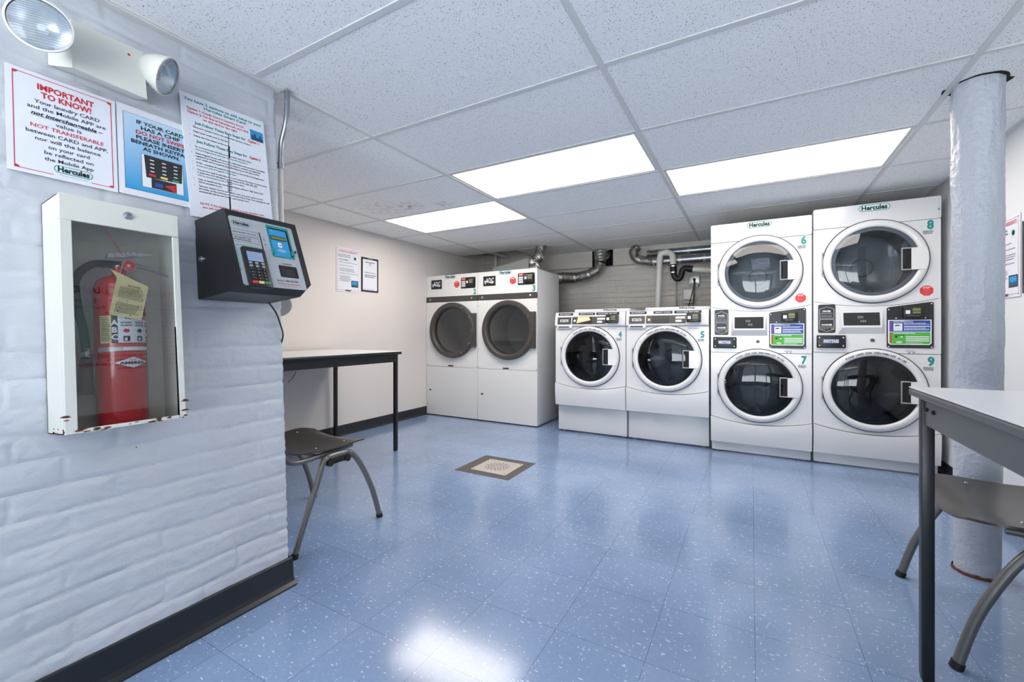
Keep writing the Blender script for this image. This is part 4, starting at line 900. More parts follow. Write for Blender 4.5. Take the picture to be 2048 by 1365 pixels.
mb = MB().tube([(x+.01, 5.10, z), Q(1765, 620, 5.09), Q(1758, 700, 5.09), Q(1748, 800, 5.10), Q(1742, 870, 5.10), (Q(1742, 870, 5.1)[0], 5.10, 1.15)], .004, 8, sub=5); T.part('cord', mb, 'rubber')
x, _, z = Q(1550, 395, 5.17); mb = MB().cyl((x, 5.17, .9), (x, 5.17, z), .009); mb.tube([(x, 5.17, z), (x+.02, 5.16, z+.025), (x+.12, 5.16, z+.03), (x+.4, 5.16, z+.02)], .009, 12, sub=3)
single('conduit', mb, 'greybox', 'thin grey conduit running up the back wall right of the white drain pipe', 'conduit', (x, 5.17, .9))
# ------------------------------------------------------------------ signs
def gradmat(name, z0, z1, c0, c1):
    m = bpy.data.materials.new(name); m.use_nodes = True; nt = m.node_tree; N = nt.nodes; L = nt.links; b = N['Principled BSDF']
    tc = N.new('ShaderNodeTexCoord'); sp = N.new('ShaderNodeSeparateXYZ'); L.new(tc.outputs['Object'], sp.inputs[0]); mr = N.new('ShaderNodeMapRange')
    mr.inputs['From Min'].default_value = z0; mr.inputs['From Max'].default_value = z1; L.new(sp.outputs[2], mr.inputs[0])
    r = ramp(N, [(0, (*lin(c0), 1)), (1, (*lin(c1), 1))]); L.new(mr.outputs[0], r.inputs[0]); L.new(r.outputs[0], b.inputs['Base Color']); b.inputs['Roughness'].default_value = .3
    return m
class Sign:
    def __init__(s, name, label, fr, x0, x1, z0, z1, mats, th=.0025, y=0, rot=0, base=0, cat='sign'):
        s.x0, s.x1, s.z0, s.z1 = x0, x1, z0, z1; s.w = x1-x0; s.h = z1-z0; s.mats = mats; s.name = name; s.label = label; s.cat = cat
        s.th = th; s.y = -th; s.mb = MB(); s.fr = fr @ Matrix.Translation(((x0+x1)/2, -y, z0)) @ Matrix.Rotation(rot, 4, 'Y')
        s.mb.box(-s.w/2, s.w/2, -th, 0, 0, s.h, mi=base)
    def X(s, a): return (a-.5)*s.w
    def Z(s, b): return (1-b)*s.h
    def t(s, st, a, b, h, mi, w=None, **k): s.mb.text(st, s.X(a), s.Z(b), h*s.h, s.y-k.pop('lift', .0006), mi, w=None if w is None else w*s.w, **k)
    def r(s, a0, a1, b0, b1, mi, lift=.0004): s.mb.rect(s.X(a0), s.X(a1), s.Z(b1), s.Z(b0), s.y-lift, mi)
    def fr_(s, a0, a1, b0, b1, t, mi, lift=.0004): s.mb.frame(s.X(a0), s.X(a1), s.Z(b1), s.Z(b0), t, s.y-lift, mi)
    def logo(s, a, b, w, tm, pm, im): logo(s.mb, s.X(a), s.Z(b), w*s.w, s.y-.0005, tm, pm, im)
    def bars(s, a0, a1, b0, b1, n, mi, lift=.0006): bars(s.mb, s.X(a0), s.X(a1), s.Z(b1), s.Z(b0), n, s.y-lift, mi)
    def end(s):
        o = obj(s.name, s.mb, s.mats); o.matrix_basis = s.fr; return tag(o, s.label, s.cat)
def quad(a, b, c, d, n):       # four photo corners on the partition -> u0,u1,v0,v1
    P = [wp(*p, n) for p in (a, b, c, d)]; return ((P[0][0]+P[3][0])/2, (P[1][0]+P[2][0])/2, (P[2][1]+P[3][1])/2, (P[0][1]+P[1][1])/2)
u0, u1, v0, v1 = quad((8, 125), (229, 203), (236, 385), (14, 338), .006)
s = Sign('notice_sign', 'white notice with red border headed IMPORTANT TO KNOW! on the painted brick', FW, u0, u1, v0, v1, ['paper', 'red', 'ink', 'teal', 'tealpale', 'blk'], y=.006)
t = .0018
s.fr_(.055, .955, .035, .965, t, 1); s.r(.38, .73, .955, .975, 0, .0006)
for (a, b, da, db) in ((.055, .035, .05, .03), (.955, .035, -.05, .03), (.055, .965, .05, -.03), (.955, .965, -.05, -.03)): s.mb.poly([(s.X(a), s.Z(b)), (s.X(a+da), s.Z(b)), (s.X(a+da*.7), s.Z(b+db*.7)), (s.X(a), s.Z(b+db))], s.y-.0005, mi=1)
s.t('IMPORTANT', .52, .125, .056, 1, .52, bold=.03); s.t('TO KNOW!', .52, .200, .056, 1, .46, bold=.03)
for i, (l, wd) in enumerate((('Your laundry CARD', .60), ('and the Mobile APP are', .72), ('not interchangeable \u2013', .66), ('value is', .24), ('NOT TRANSFERABLE', .67), ('between CARD and APP,', .75), ('nor will the balance', .60), ('on your card', .38), ('be reflected on', .45), ('the Mobile App', .45))):
    s.t(l, .53, .275+i*.0605, .036, 1 if i == 4 else 2, wd, bold=.03 if i == 2 else .012, shear=.25 if i == 2 else 0)
s.r(.21, .80, .418, .421, 2, .0006); s.logo(.565, .895, .36, 3, 4, 5); s.t('The Smart Choice in Laundry', .565, .952, .012, 3, .26); s.end()
u0, u1, v0, v1 = quad((232, 205), (368, 250), (382, 417), (238, 384), .006); u1 = u0+.216
gm = gradmat('blue_fade_print', (v1-v0)*.05, (v1-v0)*.9, (22, 150, 208), (190, 214, 234))
s = Sign('chip_card_sign', 'blue sign reading IF YOUR CARD HAS A CHIP DO NOT SWIPE with a keypad picture', FW, u0, u1, v0, v1, ['paper', 'ink', 'blk', 'red', 'display', 'yellow', 'greenkey', 'blue', 'whiteink', gm], y=.005)
s.r(.07, .97, .075, .93, 2, .0003); s.r(.075, .965, .0785, .9265, 9, .0005)
for i, (l, wd) in enumerate((('IF YOUR CARD', .60), ('HAS A CHIP', .50), ('DO NOT SWIPE', .62), ('PLEASE INSERT', .62), ('BENEATH KEYPAD', .74), ('AS SHOWN.', .47))): s.t(l, .525, .15+i*.058, .040, 3 if i == 2 else 2, wd, bold=.03, lift=.001)
s.r(.265, .80, .50, .875, 2, .0007); s.r(.27, .795, .503, .872, 8, .0009)
L = .0012; s.mb.poly([(s.X(.30), s.Z(.505)), (s.X(.79), s.Z(.505)), (s.X(.775), s.Z(.735)), (s.X(.32), s.Z(.76))], s.y-L, mi=4); s.r(.38, .70, .755, .868, 4, L)
for i in range(3):
    for j in range(4): s.r(.37+.15*i, .42+.15*i, .545+.043*j, .556+.043*j, 8, L+.0003)
    s.mb.poly(rr(s.X(.345+.15*i), s.X(.44+.15*i), s.Z(.735), s.Z(.710), .003, 3), s.y-L-.0003, mi=(3, 5, 6)[i])
s.r(.42, .52, .80, .845, 7, L+.0004); s.mb.poly([(s.X(.54), s.Z(.81)), (s.X(.69), s.Z(.775)), (s.X(.69), s.Z(.868))], s.y-L-.0004, mi=3); s.end()
P = [wp(*p, .012) for p in ((363, 180), (530, 248), (560, 447), (388, 435))]
u0, u1 = P[0][0], P[1][0]; v1 = (P[0][1]+P[1][1])/2; v0 = v1-.435
s = Sign('options_sign', 'tall white board explaining 2 options to add value, behind the black card machine', FW, u0+.012, u1+.012, v0, v1, ['paper', 'teal', 'red', 'blk', 'tealpale', 'cyan', 'ink'], th=.004, y=.009, rot=-.045)
s.t('You have 2 options to add value to your', .50, .045, .022, 1, .93, bold=.03); s.t('Hercules Smart Card', .50, .078, .022, 1, .50, bold=.03)
s.t('Option 1: Credit Card in Laundry Room', .06, .118, .018, 2, .66, bold=.02, align='L'); s.t('Option 2: On-line at hercnet.com and click', .06, .148, .018, 2, .72, bold=.02, align='L'); s.t('on the card to the right', .43, .178, .018, 2, .40, bold=.02)
s.r(.80, .975, .112, .205, 5, .0005)
for i in range(9): s.r(.815+i*.017, .828+i*.017, .185-random.random()*.05, .205, 6, .0007)
s.t('Just Follow These Easy Steps for', .13, .225, .022, 1, .60, bold=.03, align='L'); s.t('Option 1:', .76, .225, .022, 2, .15, bold=.03, align='L')
ln = ['Place your Laundry Card in the card holder and leave it there.', 'Insert your credit card in the slot.', 'Follow the instructions on the screen.']
for i, l in enumerate(ln): s.t('%d.' % (i+1), .06, .262+i*.036, .010, 2, align='L'); s.t(l, .11, .262+i*.036, .013, 3, .011*len(l), align='L', bold=.02)
s.t('Just Follow These Easy Steps for', .13, .375, .022, 1, .60, bold=.03, align='L'); s.t('Option 2:', .76, .375, .022, 2, .15, bold=.03, align='L')
ln = [(1, 'Go to hercnet.com and click on your laundry card then select', 3), (0, 'Account Registration and enter all required information.', 1), (2, 'Select Register & you will receive a confirmation that you have successfully', 3), (0, 'registered to WashSmart! You will be asked to continue, by registering', 3), (0, 'your credit card is required step, allowing you to add value on-line.', 3),
      (3, 'If YES - complete all required information on the Credit Card Registration', 3), (0, 'screen and click on Register Credit Card.', 1), (4, 'You are now ready to add value on to your Laundry Card (Value Code Purchase).', 3), (0, 'A drop down box will appear, in increments of $10, $20, $25, $50.', 3), (0, 'Click on the desired amount of money to be added.', 1),
      (5, 'Click on Submit and then see Payment Status, where a 7-digit Value Code', 3), (0, 'will be provided to you.', 3), (6, 'Take your Laundry Card to your laundry room, drop your Laundry Card in', 3), (0, 'the holder on the revaluing unit and press Value Code. The revaluing unit will', 3), (0, 'automatically add the new value to your Laundry Card.', 3)]
b = .412
for k, l, mi in ln:
    if k: b += .010; s.t('%d.' % k, .06, b, .010, 2, align='L')
    s.t(l, .11, b, .0125, mi, .0111*len(l), align='L', bold=.02); b += .0225
s.t('NOTE: If the internet is down in your laundry room,', .50, .885, .016, 2, .78, bold=.02); s.t('you will need to punch in the 7-digit Value Code.', .50, .912, .016, 2, .74, bold=.02)
s.logo(.50, .958, .36, 1, 4, 3); s.end()
def attention(label, fr, x0, x1, z0, z1, title='ATTENTION RESIDENTS'):
    s = Sign('instruction_sign', label, fr, x0, x1, z0, z1, ['paper', 'red', 'ink', 'teal', 'tealpale', 'blk', 'display', 'cyan', 'greyink'], y=.002)
    s.fr_(.05, .95, .035, .965, .002, 1)
    for (a, b) in ((.05, .035), (.95, .035), (.05, .965), (.95, .965)): s.r(a-.012, a+.012, b-.008, b+.008, 1, .0007)
    s.t(title, .49, .085, .045, 1, .80, bold=.02); s.t('FOLLOW INSTRUCTIONS', .08, .165, .020, 2, .50, bold=.03, align='L'); s.t('FOR BEST OF FRONT LOAD', .08, .205, .020, 2, .52, bold=.03, align='L'); s.t('TO START WASHERS', .09, .275, .022, 2, .40, bold=.03, align='L')
    s.mb.box(s.X(.70), s.X(.86), s.y-.0010, s.y, s.Z(.27), s.Z(.15), mi=4); s.mb.poly(circ(s.X(.79), s.Z(.215), s.w*.05, 20), s.y-.0014, mi=6)
    for i, n in enumerate((1, 1, 3, 1, 5)):
        b = .33+(0, .06, .12, .215, .27)[i]*1.15; s.t('%d.' % (i+1), .09, b+.008, .013, 1, align='L'); s.bars(.14, .90 if i < 4 else .62, b, b+.028*n, n, 8)
    s.r(.63, .93, .73, .88, 6, .0008); s.r(.66, .90, .745, .86, 7, .001)
    for i in range(7): s.r(.67+i*.032, .69+i*.032, .80+random.random()*.03, .86, 2, .0012)
    s.mb.poly(rr(s.X(.36), s.X(.62), s.Z(.985), s.Z(.95), .004, 3), s.y-.0012, mi=8); s.t('Hercules', .49, .968, .022, 5, .2, lift=.0016, bold=.04)
    return s.end()
attention('white sign with red border headed ATTENTION RESIDENTS on the left wall above the table', FL, 2.689, 2.963, 1.372, 1.792)
attention('white sign with red border headed ATTENTION RESIDENTS half hidden behind the column', FR, -3.32, -3.035, 1.160, 1.570)
def dark_sign(label, fr, x0, x1, z0, z1):
    s = Sign('framed_notice', label, fr, x0, x1, z0, z1, ['display', 'paper', 'blk', 'greyink'], y=.002, base=0)
    s.mb.poly(rr(s.X(.08), s.X(.92), s.Z(.95), s.Z(.05), .01), s.y-.0005, mi=1); s.r(.35, .66, .0, .055, 3, .0012); s.t('Hercules', .5, .03, .022, 2, .26, lift=.0018, bold=.03)
    s.t('Lost Items', .5, .13, .035, 2, .56, bold=.03, shear=.3, lift=.001); s.mb.poly(circ(s.X(.5), s.Z(.19), s.w*.06, 20), s.y-.001, mi=2); s.mb.poly(circ(s.X(.5), s.Z(.19), s.w*.045, 20), s.y-.0013, mi=1)
    s.t('Sunshine Charms', .5, .43, .042, 2, .66, bold=.01, lift=.001); s.bars(.18, .86, .50, .60, 2, 2, .001); s.bars(.15, .85, .915, .935, 1, 3, .001); return s.end()
dark_sign('narrow dark bordered notice beside the red bordered sign on the left wall', FL, 2.984, 3.207, 1.392, 1.738)
dark_sign('dark bordered notice just showing at the right edge beside the red bordered sign', FR, -3.018, -2.79, 1.172, 1.52)
# large instruction board on the right wall, seen mirrored in the extinguisher cabinet's pane
s = Sign('laundry_board', 'large white laundry instruction board on the right wall, mirrored in the cabinet pane', FR, -2.08, -.93, 1.10, 1.85, ['paper', 'blk', 'teal', 'tealpale', 'red', 'greyink', 'magenta'], th=.004)
def yx(y): return (2.08-y)/1.15
def zb(z): return (1.85-z)/.75
s.t('INSTRUCTIONS', yx(1.78), zb(1.765), .062, 1, .36, bold=.03); s.logo(yx(1.425), zb(1.765), .22, 2, 3, 1); s.t('LAUNDRY', yx(1.18), zb(1.765), .062, 1, .19, bold=.03)
s.mb.poly(circ(s.X(yx(1.15)), s.Z(zb(1.50)), .26, 40, .17), s.y-.0003, mi=3); s.t('Detergent', yx(1.16), zb(1.685), .040, 1, .18); s.t('Recommendations', yx(1.16), zb(1.635), .040, 1, .26)
s.bars(yx(1.55), yx(1.30), zb(1.70), zb(1.14), 17, 5); s.bars(yx(2.02), yx(1.62), zb(1.68), zb(1.16), 15, 5); s.t('(800) 526-0760', yx(1.20), zb(1.265), .040, 2, .24, bold=.03, lift=.001); s.t('For refunds: service@hercnet.com', yx(1.24), zb(1.205), .032, 4, .40, bold=.03, lift=.001); s.end()
# ------------------------------------------------------------------ emergency light
T = Thing('emergency_light', 'cream emergency light with two round lamp heads, high on the painted brick', 'light', (.49, 0, 1.69), FW)
mb = MB()
n_ = .10; A = wp(143, 38, n_); B = wp(280, 102, n_); Cc = wp(296, 209, n_); Dd = wp(143, 136, n_)
x0, x1 = (A[0]+Dd[0])/2, (B[0]+Cc[0])/2; zt = (A[1]+B[1])/2; zb_ = (Cc[1]+Dd[1])/2
zb_ = Dd[1]+.002; e_ = .022
vs = [(x0-e_, -.001, zb_+.035), (x1+.012, -.001, zb_+.030), (x1+.012, -.001, zt+.004), (x0-e_, -.001, zt+.004), (x0, -n_, zb_), (x1+.006, -n_, zb_-.008), (x1, -n_, zt), (x0, -n_, zt)]
mb.add(vs, [(0, 1, 5, 4), (1, 2, 6, 5), (2, 3, 7, 6), (3, 0, 4, 7), (4, 5, 6, 7), (0, 3, 2, 1)]); T.part('housing', mb, 'lampwhite')
mb = MB(); q = wp(258, 109, n_+.001); mb.lathe([(.0001, .001), (.0032, .001), (.0036, 0)], (q[0], -n_-.0003, q[1]), n=14); T.part('indicator_lamp', mb, 'redkey')
def head(c, ax, r, dep):
    ax = Vector(ax).normalized(); mb = MB(); c = Vector(c)
    prof = [(.0001, -dep), (r*.35, -dep*.96), (r*.62, -dep*.78), (r*.84, -dep*.45), (r*.96, -dep*.12), (r, 0), (r*1.0, .004), (r*.93, .005), (r*.92, -.002), (r*.80, -dep*.30), (r*.45, -dep*.62), (.0001, -dep*.72)]
    mb.lathe(prof[:8], c, ax, 48); h = T.part('lamp_head', mb, 'lampwhite')
    mb = MB(); mb.lathe(prof[8:], c, ax, 48); T.part('reflector', mb, 'reflector', h)
    mb = MB(); mb.lathe([(r*.93, .003), (r*.8, .007), (r*.5, .011), (.0001, .013)], c, ax, 48); T.part('lens', mb, 'lens', h)
    mb = MB(); u = Vector((0, 0, 1)); u = (u-ax*u.dot(ax)).normalized(); w_ = ax.cross(u)
    for k in range(-8, 9):
        t = k/9; hw = math.sqrt(max(0, 1-t*t))*r*.86
        mb.tube([c+ax*.011*(1-t*t)+u*r*.88*t-w_*hw*.98+ax*.0035, c+ax*(.0125*(1-t*t)+.0015)+u*r*.88*t, c+ax*.011*(1-t*t)+u*r*.88*t+w_*hw*.98+ax*.0035-ax*.006], .0009, 5, sub=3)
    T.part('lens_ribs', mb, 'clearglass', h); mb = MB().cyl(c-ax*dep*.55, c-ax*dep*.2, .010, .008); T.part('bulb', mb, 'whiteink', h)
q = wp(80, 50, .16); head((q[0], -.16, q[1]), (-.36, -.90, -.22), .062, .072)
q = wp(333, 153, .115); head((q[0], -.115, q[1]), (.66, -.55, -.40), .060, .072)
mb = MB(); mb.cyl((x0-.004, -.07, zb_+.09), (q[0]-.225, -.10, zb_+.07), .012); T.part('swivel', mb, 'lampwhite'); mb = MB(); mb.cyl((x1-.002, -.08, q[1]+.008), (q[0]-.012, -.10, q[1]), .013); T.part('swivel', mb, 'lampwhite')
# ------------------------------------------------------------------ extinguisher cabinet with extinguisher
N1 = .135
a = wp(123, 382, N1); b = wp(364, 437, N1); c = wp(364, 836, N1); d = wp(125, 873, N1)
x0, x1, z1, z0 = (a[0]+d[0])/2, (b[0]+c[0])/2, (a[1]+b[1])/2, (c[1]+d[1])/2
T = Thing('extinguisher_cabinet', 'white steel wall cabinet with a glazed door and rusty bottom edge', 'cabinet', ((x0+x1)/2, 0, z0), FW)
t = .0025; mb = MB()
for bb in ((x0, x0+t, z0, z1), (x1-t, x1, z0, z1), (x0, x1, z0, z0+t), (x0, x1, z1-t, z1)): mb.box(bb[0], bb[1], -N1+.012, -.002, bb[2], bb[3])
mb.box(x0, x1, -.006, -.002, z0, z1); T.part('body', mb, 'lampwhite')
gl = wp(143, 440, N1)[0]; gr = (wp(352, 475, N1)[0]+wp(352, 828, N1)[0])/2; gt = wp(250, 458, N1)[1]; gb_ = z0+.010
mb = MB(); y0, y1 = -N1, -N1+.012
mb.box(x0, x1, y0, y1, gt, z1, .0012, 1); mb.box(x0, gl, y0, y1, z0, gt-.0006, .0012, 1); mb.box(gr, x1, y0, y1, z0, gt-.0006, .0012, 1); mb.box(gl, gr, y0, y1, z0, gb_, .0012, 1)
cdm = mb
q = wp(256, 432, N1); mb = MB(); mb.lathe([(.0001, .005), (.0035, .005), (.004, .007), (.0085, .006), (.0105, .003), (.011, 0)], (q[0], -N1, q[1]), n=24); mb.box(q[0]-.0012, q[0]+.0012, -N1-.0058, -N1-.004, q[1]-.006, q[1]+.006); lockm = mb; mb = cdm
for k in range(26):     # rust flakes along the bottom rail and edges
    cx_ = x0+(x1-x0)*(random.random()**.8 if k < 20 else random.choice((.005, .995))); cz_ = (z0+random.uniform(.0, .010)) if k < 20 else z0+random.random()*.1
    r_ = random.uniform(.0015, .0055); mb.poly([(cx_+r_*random.uniform(.8, 3)*math.cos(q*PI/4), max(z0, cz_+r_*random.uniform(.3, .8)*math.sin(q*PI/4))) for q in range(8)], y0-.0004, mi=1)
for k in range(12):
    yy = random.uniform(-N1+.01, -.03); zz = z0+.002+random.random()*.012; r_ = random.uniform(.002, .006); mb.add([(x0-.0004, yy+r_*1.4*math.cos(q*PI/3), max(z0, zz+r_*.6*math.sin(q*PI/3))) for q in range(6)], [tuple(range(6))], 1)
dr = T.part('door', mb, ['lampwhite', 'rust'], label='glazed door frame with rust along the bottom'); T.part('lock', lockm, 'steel', dr)
mb = MB(); mb.box(gl-.004, gr+.004, y0+.004, y0+.006, gb_-.004, gt+.004); T.part('pane', mb, 'cabglass', dr)
NE = .061
L_ = wp(181, 700, NE)[0]; R_ = wp(299, 700, NE)[0]; ecx = (L_+R_)/2; er = min(.0565, (R_-L_)/2*.97); eb = z0+.004; et = wp(240, 556, NE)[1]
T = Thing('fire_extinguisher', 'red fire extinguisher with black hose standing inside the glazed cabinet', 'fire extinguisher', (ecx, -NE, eb), FW)
mb = MB(); mb.lathe([(.0001, 0), (er*.93, 0), (er, .008), (er, et-eb-.045), (er*.97, et-eb-.028), (er*.86, et-eb-.012), (er*.62, et-eb-.002), (er*.3, et-eb+.004), (.016, et-eb+.012), (.016, et-eb+.03)], (ecx, -NE, eb), (0, 0, 1), 64); T.part('cylinder', mb, 'extred')
def bend(mb, cx_, R):
    o = []
    for (x, y, z) in mb.v:
        an = (x-cx_)/R; rr__ = R-y; o.append((cx_+rr__*math.sin(an), -NE-rr__*math.cos(an), z))
    mb.v = o; return mb
def strip(mb, x0, x1, z0, z1, y, mi):
    n = max(2, int((x1-x0)/.004))
    for k in range(n): mb.rect(x0+(x1-x0)*k/n, x0+(x1-x0)*(k+1)/n, z0, z1, y, mi)
mb = MB(); zl1 = wp(240, 631, NE-er*.0+er)[1]; zl0 = wp(240, 686, NE+er)[1]; H = zl1-zl0; e = -.0006
strip(mb, ecx-er*1.15, ecx-er*.66, zl0, zl1, e, 3); strip(mb, ecx-er*.66, ecx-er*.42, zl0, zl1, e, 1); strip(mb, ecx-er*.42, ecx+er*1.25, zl0, zl1, e, 0)
for k, ch in enumerate('ABC'): mb.text(ch, ecx-er*.54, zl0+H*(.74-.26*k), H*.19, e*2, 0, bold=.03)
mb.text('INSTRUCTIONS', ecx+er*.42, zl0+H*.92, H*.10, e*2, 2, bold=.02, w=er*1.1)
for k, (l1, l2) in enumerate((('HOLD UPRIGHT', 'PULL RING PIN'), ('START BACK 10 FEET', 'AIM AT BASE OF FIRE'), ('SQUEEZE', 'SWEEP SIDE TO SIDE'))):
    xx = ecx+er*(-.10+.56*k); mb.text(l1, xx, zl0+H*.74, H*.065, e*2, 2, bold=.03, w=er*.42); mb.text(l2, xx, zl0+H*.64, H*.065, e*2, 2, bold=.03, w=er*.42)
    strip(mb, xx-er*.13, xx+er*.13, zl0+H*.05, zl0+H*.25, e*2, 2); mb.poly([(xx-er*.08, zl0+H*.08), (xx+er*.02, zl0+H*.08), (xx+er*.02, zl0+H*.2), (xx-er*.08, zl0+H*.17)], e*3, mi=0)
    mb.poly([(xx-er*.15, zl0+H*.42), (xx-er*.05, zl0+H*.52), (xx+er*.1, zl0+H*.5), (xx+er*.13, zl0+H*.4), (xx, zl0+H*.36)], e*2, mi=(4, 2, 4)[k])
bars(mb, ecx-er*1.1, ecx-er*.7, zl0+H*.05, zl0+H*.95, 14, e*2, 2)
T.part('instruction_label', bend(mb, ecx, er), ['paper', 'display', 'blk', 'tag', 'red'])
mb = MB(); zz = wp(240, 698, NE+er)[1]; strip(mb, ecx-er*1.3, ecx+er*1.3, zz-.006, zz+.006, -.0012, 0); strip(mb, ecx-er*.25, ecx+er*.9, zz-.0045, zz+.0045, -.0018, 1); T.part('band', bend(mb, ecx, er), ['steelflat', 'paper'])
mb = MB(); q = wp(262, 725, NE+er); dw, dh = er*.78, .0165
for (k, mi, e) in ((1, 1, -.0008), (.93, 0, -.0014)):
    n = 16
    for i in range(-n, n):
        a0, a1 = i/n, (i+1)/n; h0, h1 = (1-abs(a0))*dh*k, (1-abs(a1))*dh*k; xx = ecx+er*.12
        mb.add([(xx+a0*dw*k, e, q[1]-h0), (xx+a1*dw*k, e, q[1]-h1), (xx+a1*dw*k, e, q[1]+h1), (xx+a0*dw*k, e, q[1]+h0)], [(0, 1, 2, 3)], mi)
mb.text('AMEREX', ecx+er*.12, q[1]-.001, .0075, -.002, 1, bold=.04, w=dw*1.35)
for k in range(5): mb.poly([(ecx+er*.12+(k-2)*.003-.001, q[1]+.006), (ecx+er*.12+(k-2)*.003+.001, q[1]+.006), (ecx+er*.12+(k-2)*.004, q[1]+.011)], -.002, mi=2)
T.part('maker_badge', bend(mb, ecx, er), ['whiteink', 'blk', 'red'])
def we(px, py, n): q = wp(px, py, n); return (q[0], -n, q[1])
mb = MB().tube([(ecx, -NE, et+.004), (ecx, -NE, et+.034)], .013, 20); T.part('valve', mb, 'chrome')
g0 = we(257, 532, NE+.030); mb = MB(); mb.lathe([(.0001, -.006), (.017, -.006), (.018, .0), (.017, .003), (.0150, .003)], g0, n=32); g = T.part('gauge', mb, 'chrome')
mb = MB(); mb.lathe([(.0150, .0015), (.0001, .0015)], g0, n=32); mb.lathe([(.004, .002), (.0001, .0025)], g0, n=16, mi=1); mb.text('HALTON', g0[0], g0[2]-.007, .003, g0[1]-.0022, 1); T.part('gauge_face', mb, ['redkey', 'whiteink'], g)
# levers: carrying handle above, squeeze lever below
mb = MB(); a = we(212, 512, NE); b = we(262, 508, NE); c = we(310, 512, NE)
mb.add([(a[0], -NE-.008, a[2]-.006), (b[0], -NE-.008, b[2]-.012), (c[0], -NE-.004, c[2]-.001), (c[0], -NE+.004, c[2]-.001), (b[0], -NE+.008, b[2]-.012), (a[0], -NE+.008, a[2]-.006),
        (a[0]+.003, -NE-.008, a[2]+.007), (b[0], -NE-.008, b[2]+.002), (c[0], -NE-.004, c[2]+.002), (c[0], -NE+.004, c[2]+.002), (b[0], -NE+.008, b[2]+.002), (a[0]+.003, -NE+.008, a[2]+.007)],
       [(0, 1, 7, 6), (1, 2, 8, 7), (2, 3, 9, 8), (3, 4, 10, 9), (4, 5, 11, 10), (5, 0, 6, 11), (6, 7, 10, 11), (7, 8, 9, 10), (0, 5, 4, 1), (1, 4, 3, 2)]); T.part('top_lever', mb, 'chrome')
mb = MB(); a = we(262, 530, NE); b = we(300, 540, NE); c = we(335, 553, NE); mb.tube([a, b, c, we(342, 552, NE)], [.006, .006, .004, .002], 10, sub=3); T.part('carry_handle', mb, 'chrome')
mb = MB(); cc = we(262, 508, NE+.014); mb.tube([(cc[0]+.010*math.cos(t), cc[1], cc[2]+.007*math.sin(t)) for t in [2*PI*k/20 for k in range(21)]], .0012, 8); mb.tube([(cc[0]+.012+.009*math.cos(t), cc[1]-.003, cc[2]+.002+.009*math.sin(t)) for t in [2*PI*k/20 for k in range(21)]], .0012, 8); T.part('pull_pin', mb, 'chrome')
mb = MB().tube([we(205, 452, NE+.02), we(228, 485, NE+.02), we(245, 512, NE+.03)], .0012, 6); T.part('seal_string', mb, 'redkey')
hp_ = [we(245, 530, NE), we(222, 530, NE), we(190, 528, NE), we(165, 540, NE), we(150, 562, NE), we(151, 590, NE), we(157, 625, NE), we(166, 660, NE), we(172, 705, NE)]
mb = MB().tube(hp_, .0100, 16, sub=6); T.part('hose', mb, 'rubber', label='black rubber hose')
mb = MB(); mb.cyl(we(236, 530, NE), we(205, 528, NE), .0108, .0108); T.part('hose_collar', mb, 'hosegreen'); a = we(173, 698, NE); b = we(173, 718, NE); mb = MB(); 
for k in range(4): mb.cyl((a[0], a[1], a[2]-.0075*k), (a[0], a[1], a[2]-.0075*k-.006), .0105, .0098, 20)
T.part('nozzle_ferrule', mb, 'chrome'); a = we(172, 715, NE); b = we(169, 791, NE); mb = MB(); mb.lathe([(.010, 0), (.0135, .01), (.0185, a[2]-b[2]), (.0165, a[2]-b[2]), (.009, .01)], a, (b[0]-a[0], 0, b[2]-a[2]), 32); T.part('nozzle', mb, 'black')
# inspection tag hanging on the valve
F_ = [we(221, 538, .1215), we(240, 547, .1215), we(297, 574, .1215), we(283, 641, .1225), we(218, 629, .1225), we(234, 556, .1215)]
T = Thing('inspection_tag', 'buff card inspection tag hanging on the front of the fire extinguisher', 'tag', F_[2], FW)
mb = MB(); e = .0006; vs = F_+[(p[0], p[1]+e, p[2]) for p in F_]; mb.add(vs, [(0, 1, 5), (1, 2, 3, 4, 5), (6, 7, 11), (7, 8, 9, 10, 11)]+[(i, (i+1) % 6, 6+(i+1) % 6, 6+i) for i in range(6)])
ax = Vector(F_[3])-Vector(F_[4]); ax.normalize(); up = (Vector(F_[1])-Vector(F_[4])).normalized(); o_ = Vector(F_[4]); wd = (Vector(F_[3])-Vector(F_[4])).length; ht = (Vector(F_[5])-Vector(F_[4])).length
tb = MB(); bars(tb, wd*.12, wd*.92, ht*.08, ht*.36, 8, 0, 0, .35); bars(tb, wd*.12, wd*.9, ht*.48, ht*.80, 10, 0, 0, .35); tb.text('RECORD', wd*.55, ht*.86, ht*.05, 0, 0, bold=.02); tb.frame(wd*.2, wd*.45, ht*.38, ht*.46, .0005, 0, 0)
for q in ((.25, .22), (.22, .13), (.62, .07), (.88, .55), (.80, .33)): tb.poly(circ(wd*q[0], ht*q[1], .0016, 10), 0, mi=0)
up2 = (Vector((0, 0, 1))-ax*ax.z).normalized()
tb.v = [tuple(o_+ax*v[0]+up2*v[2]+Vector((0, -.0012, 0))) for v in tb.v]; n = len(mb.v)
T.part('card', mb, 'tag'); T.part('print', tb, 'blk')
mb = MB().tube([F_[1], (F_[1][0]+.004, -.118, F_[1][2]+.012), we(250, 520, NE+.03)], .0007, 6, sub=3); T.part('string', mb, 'tag')
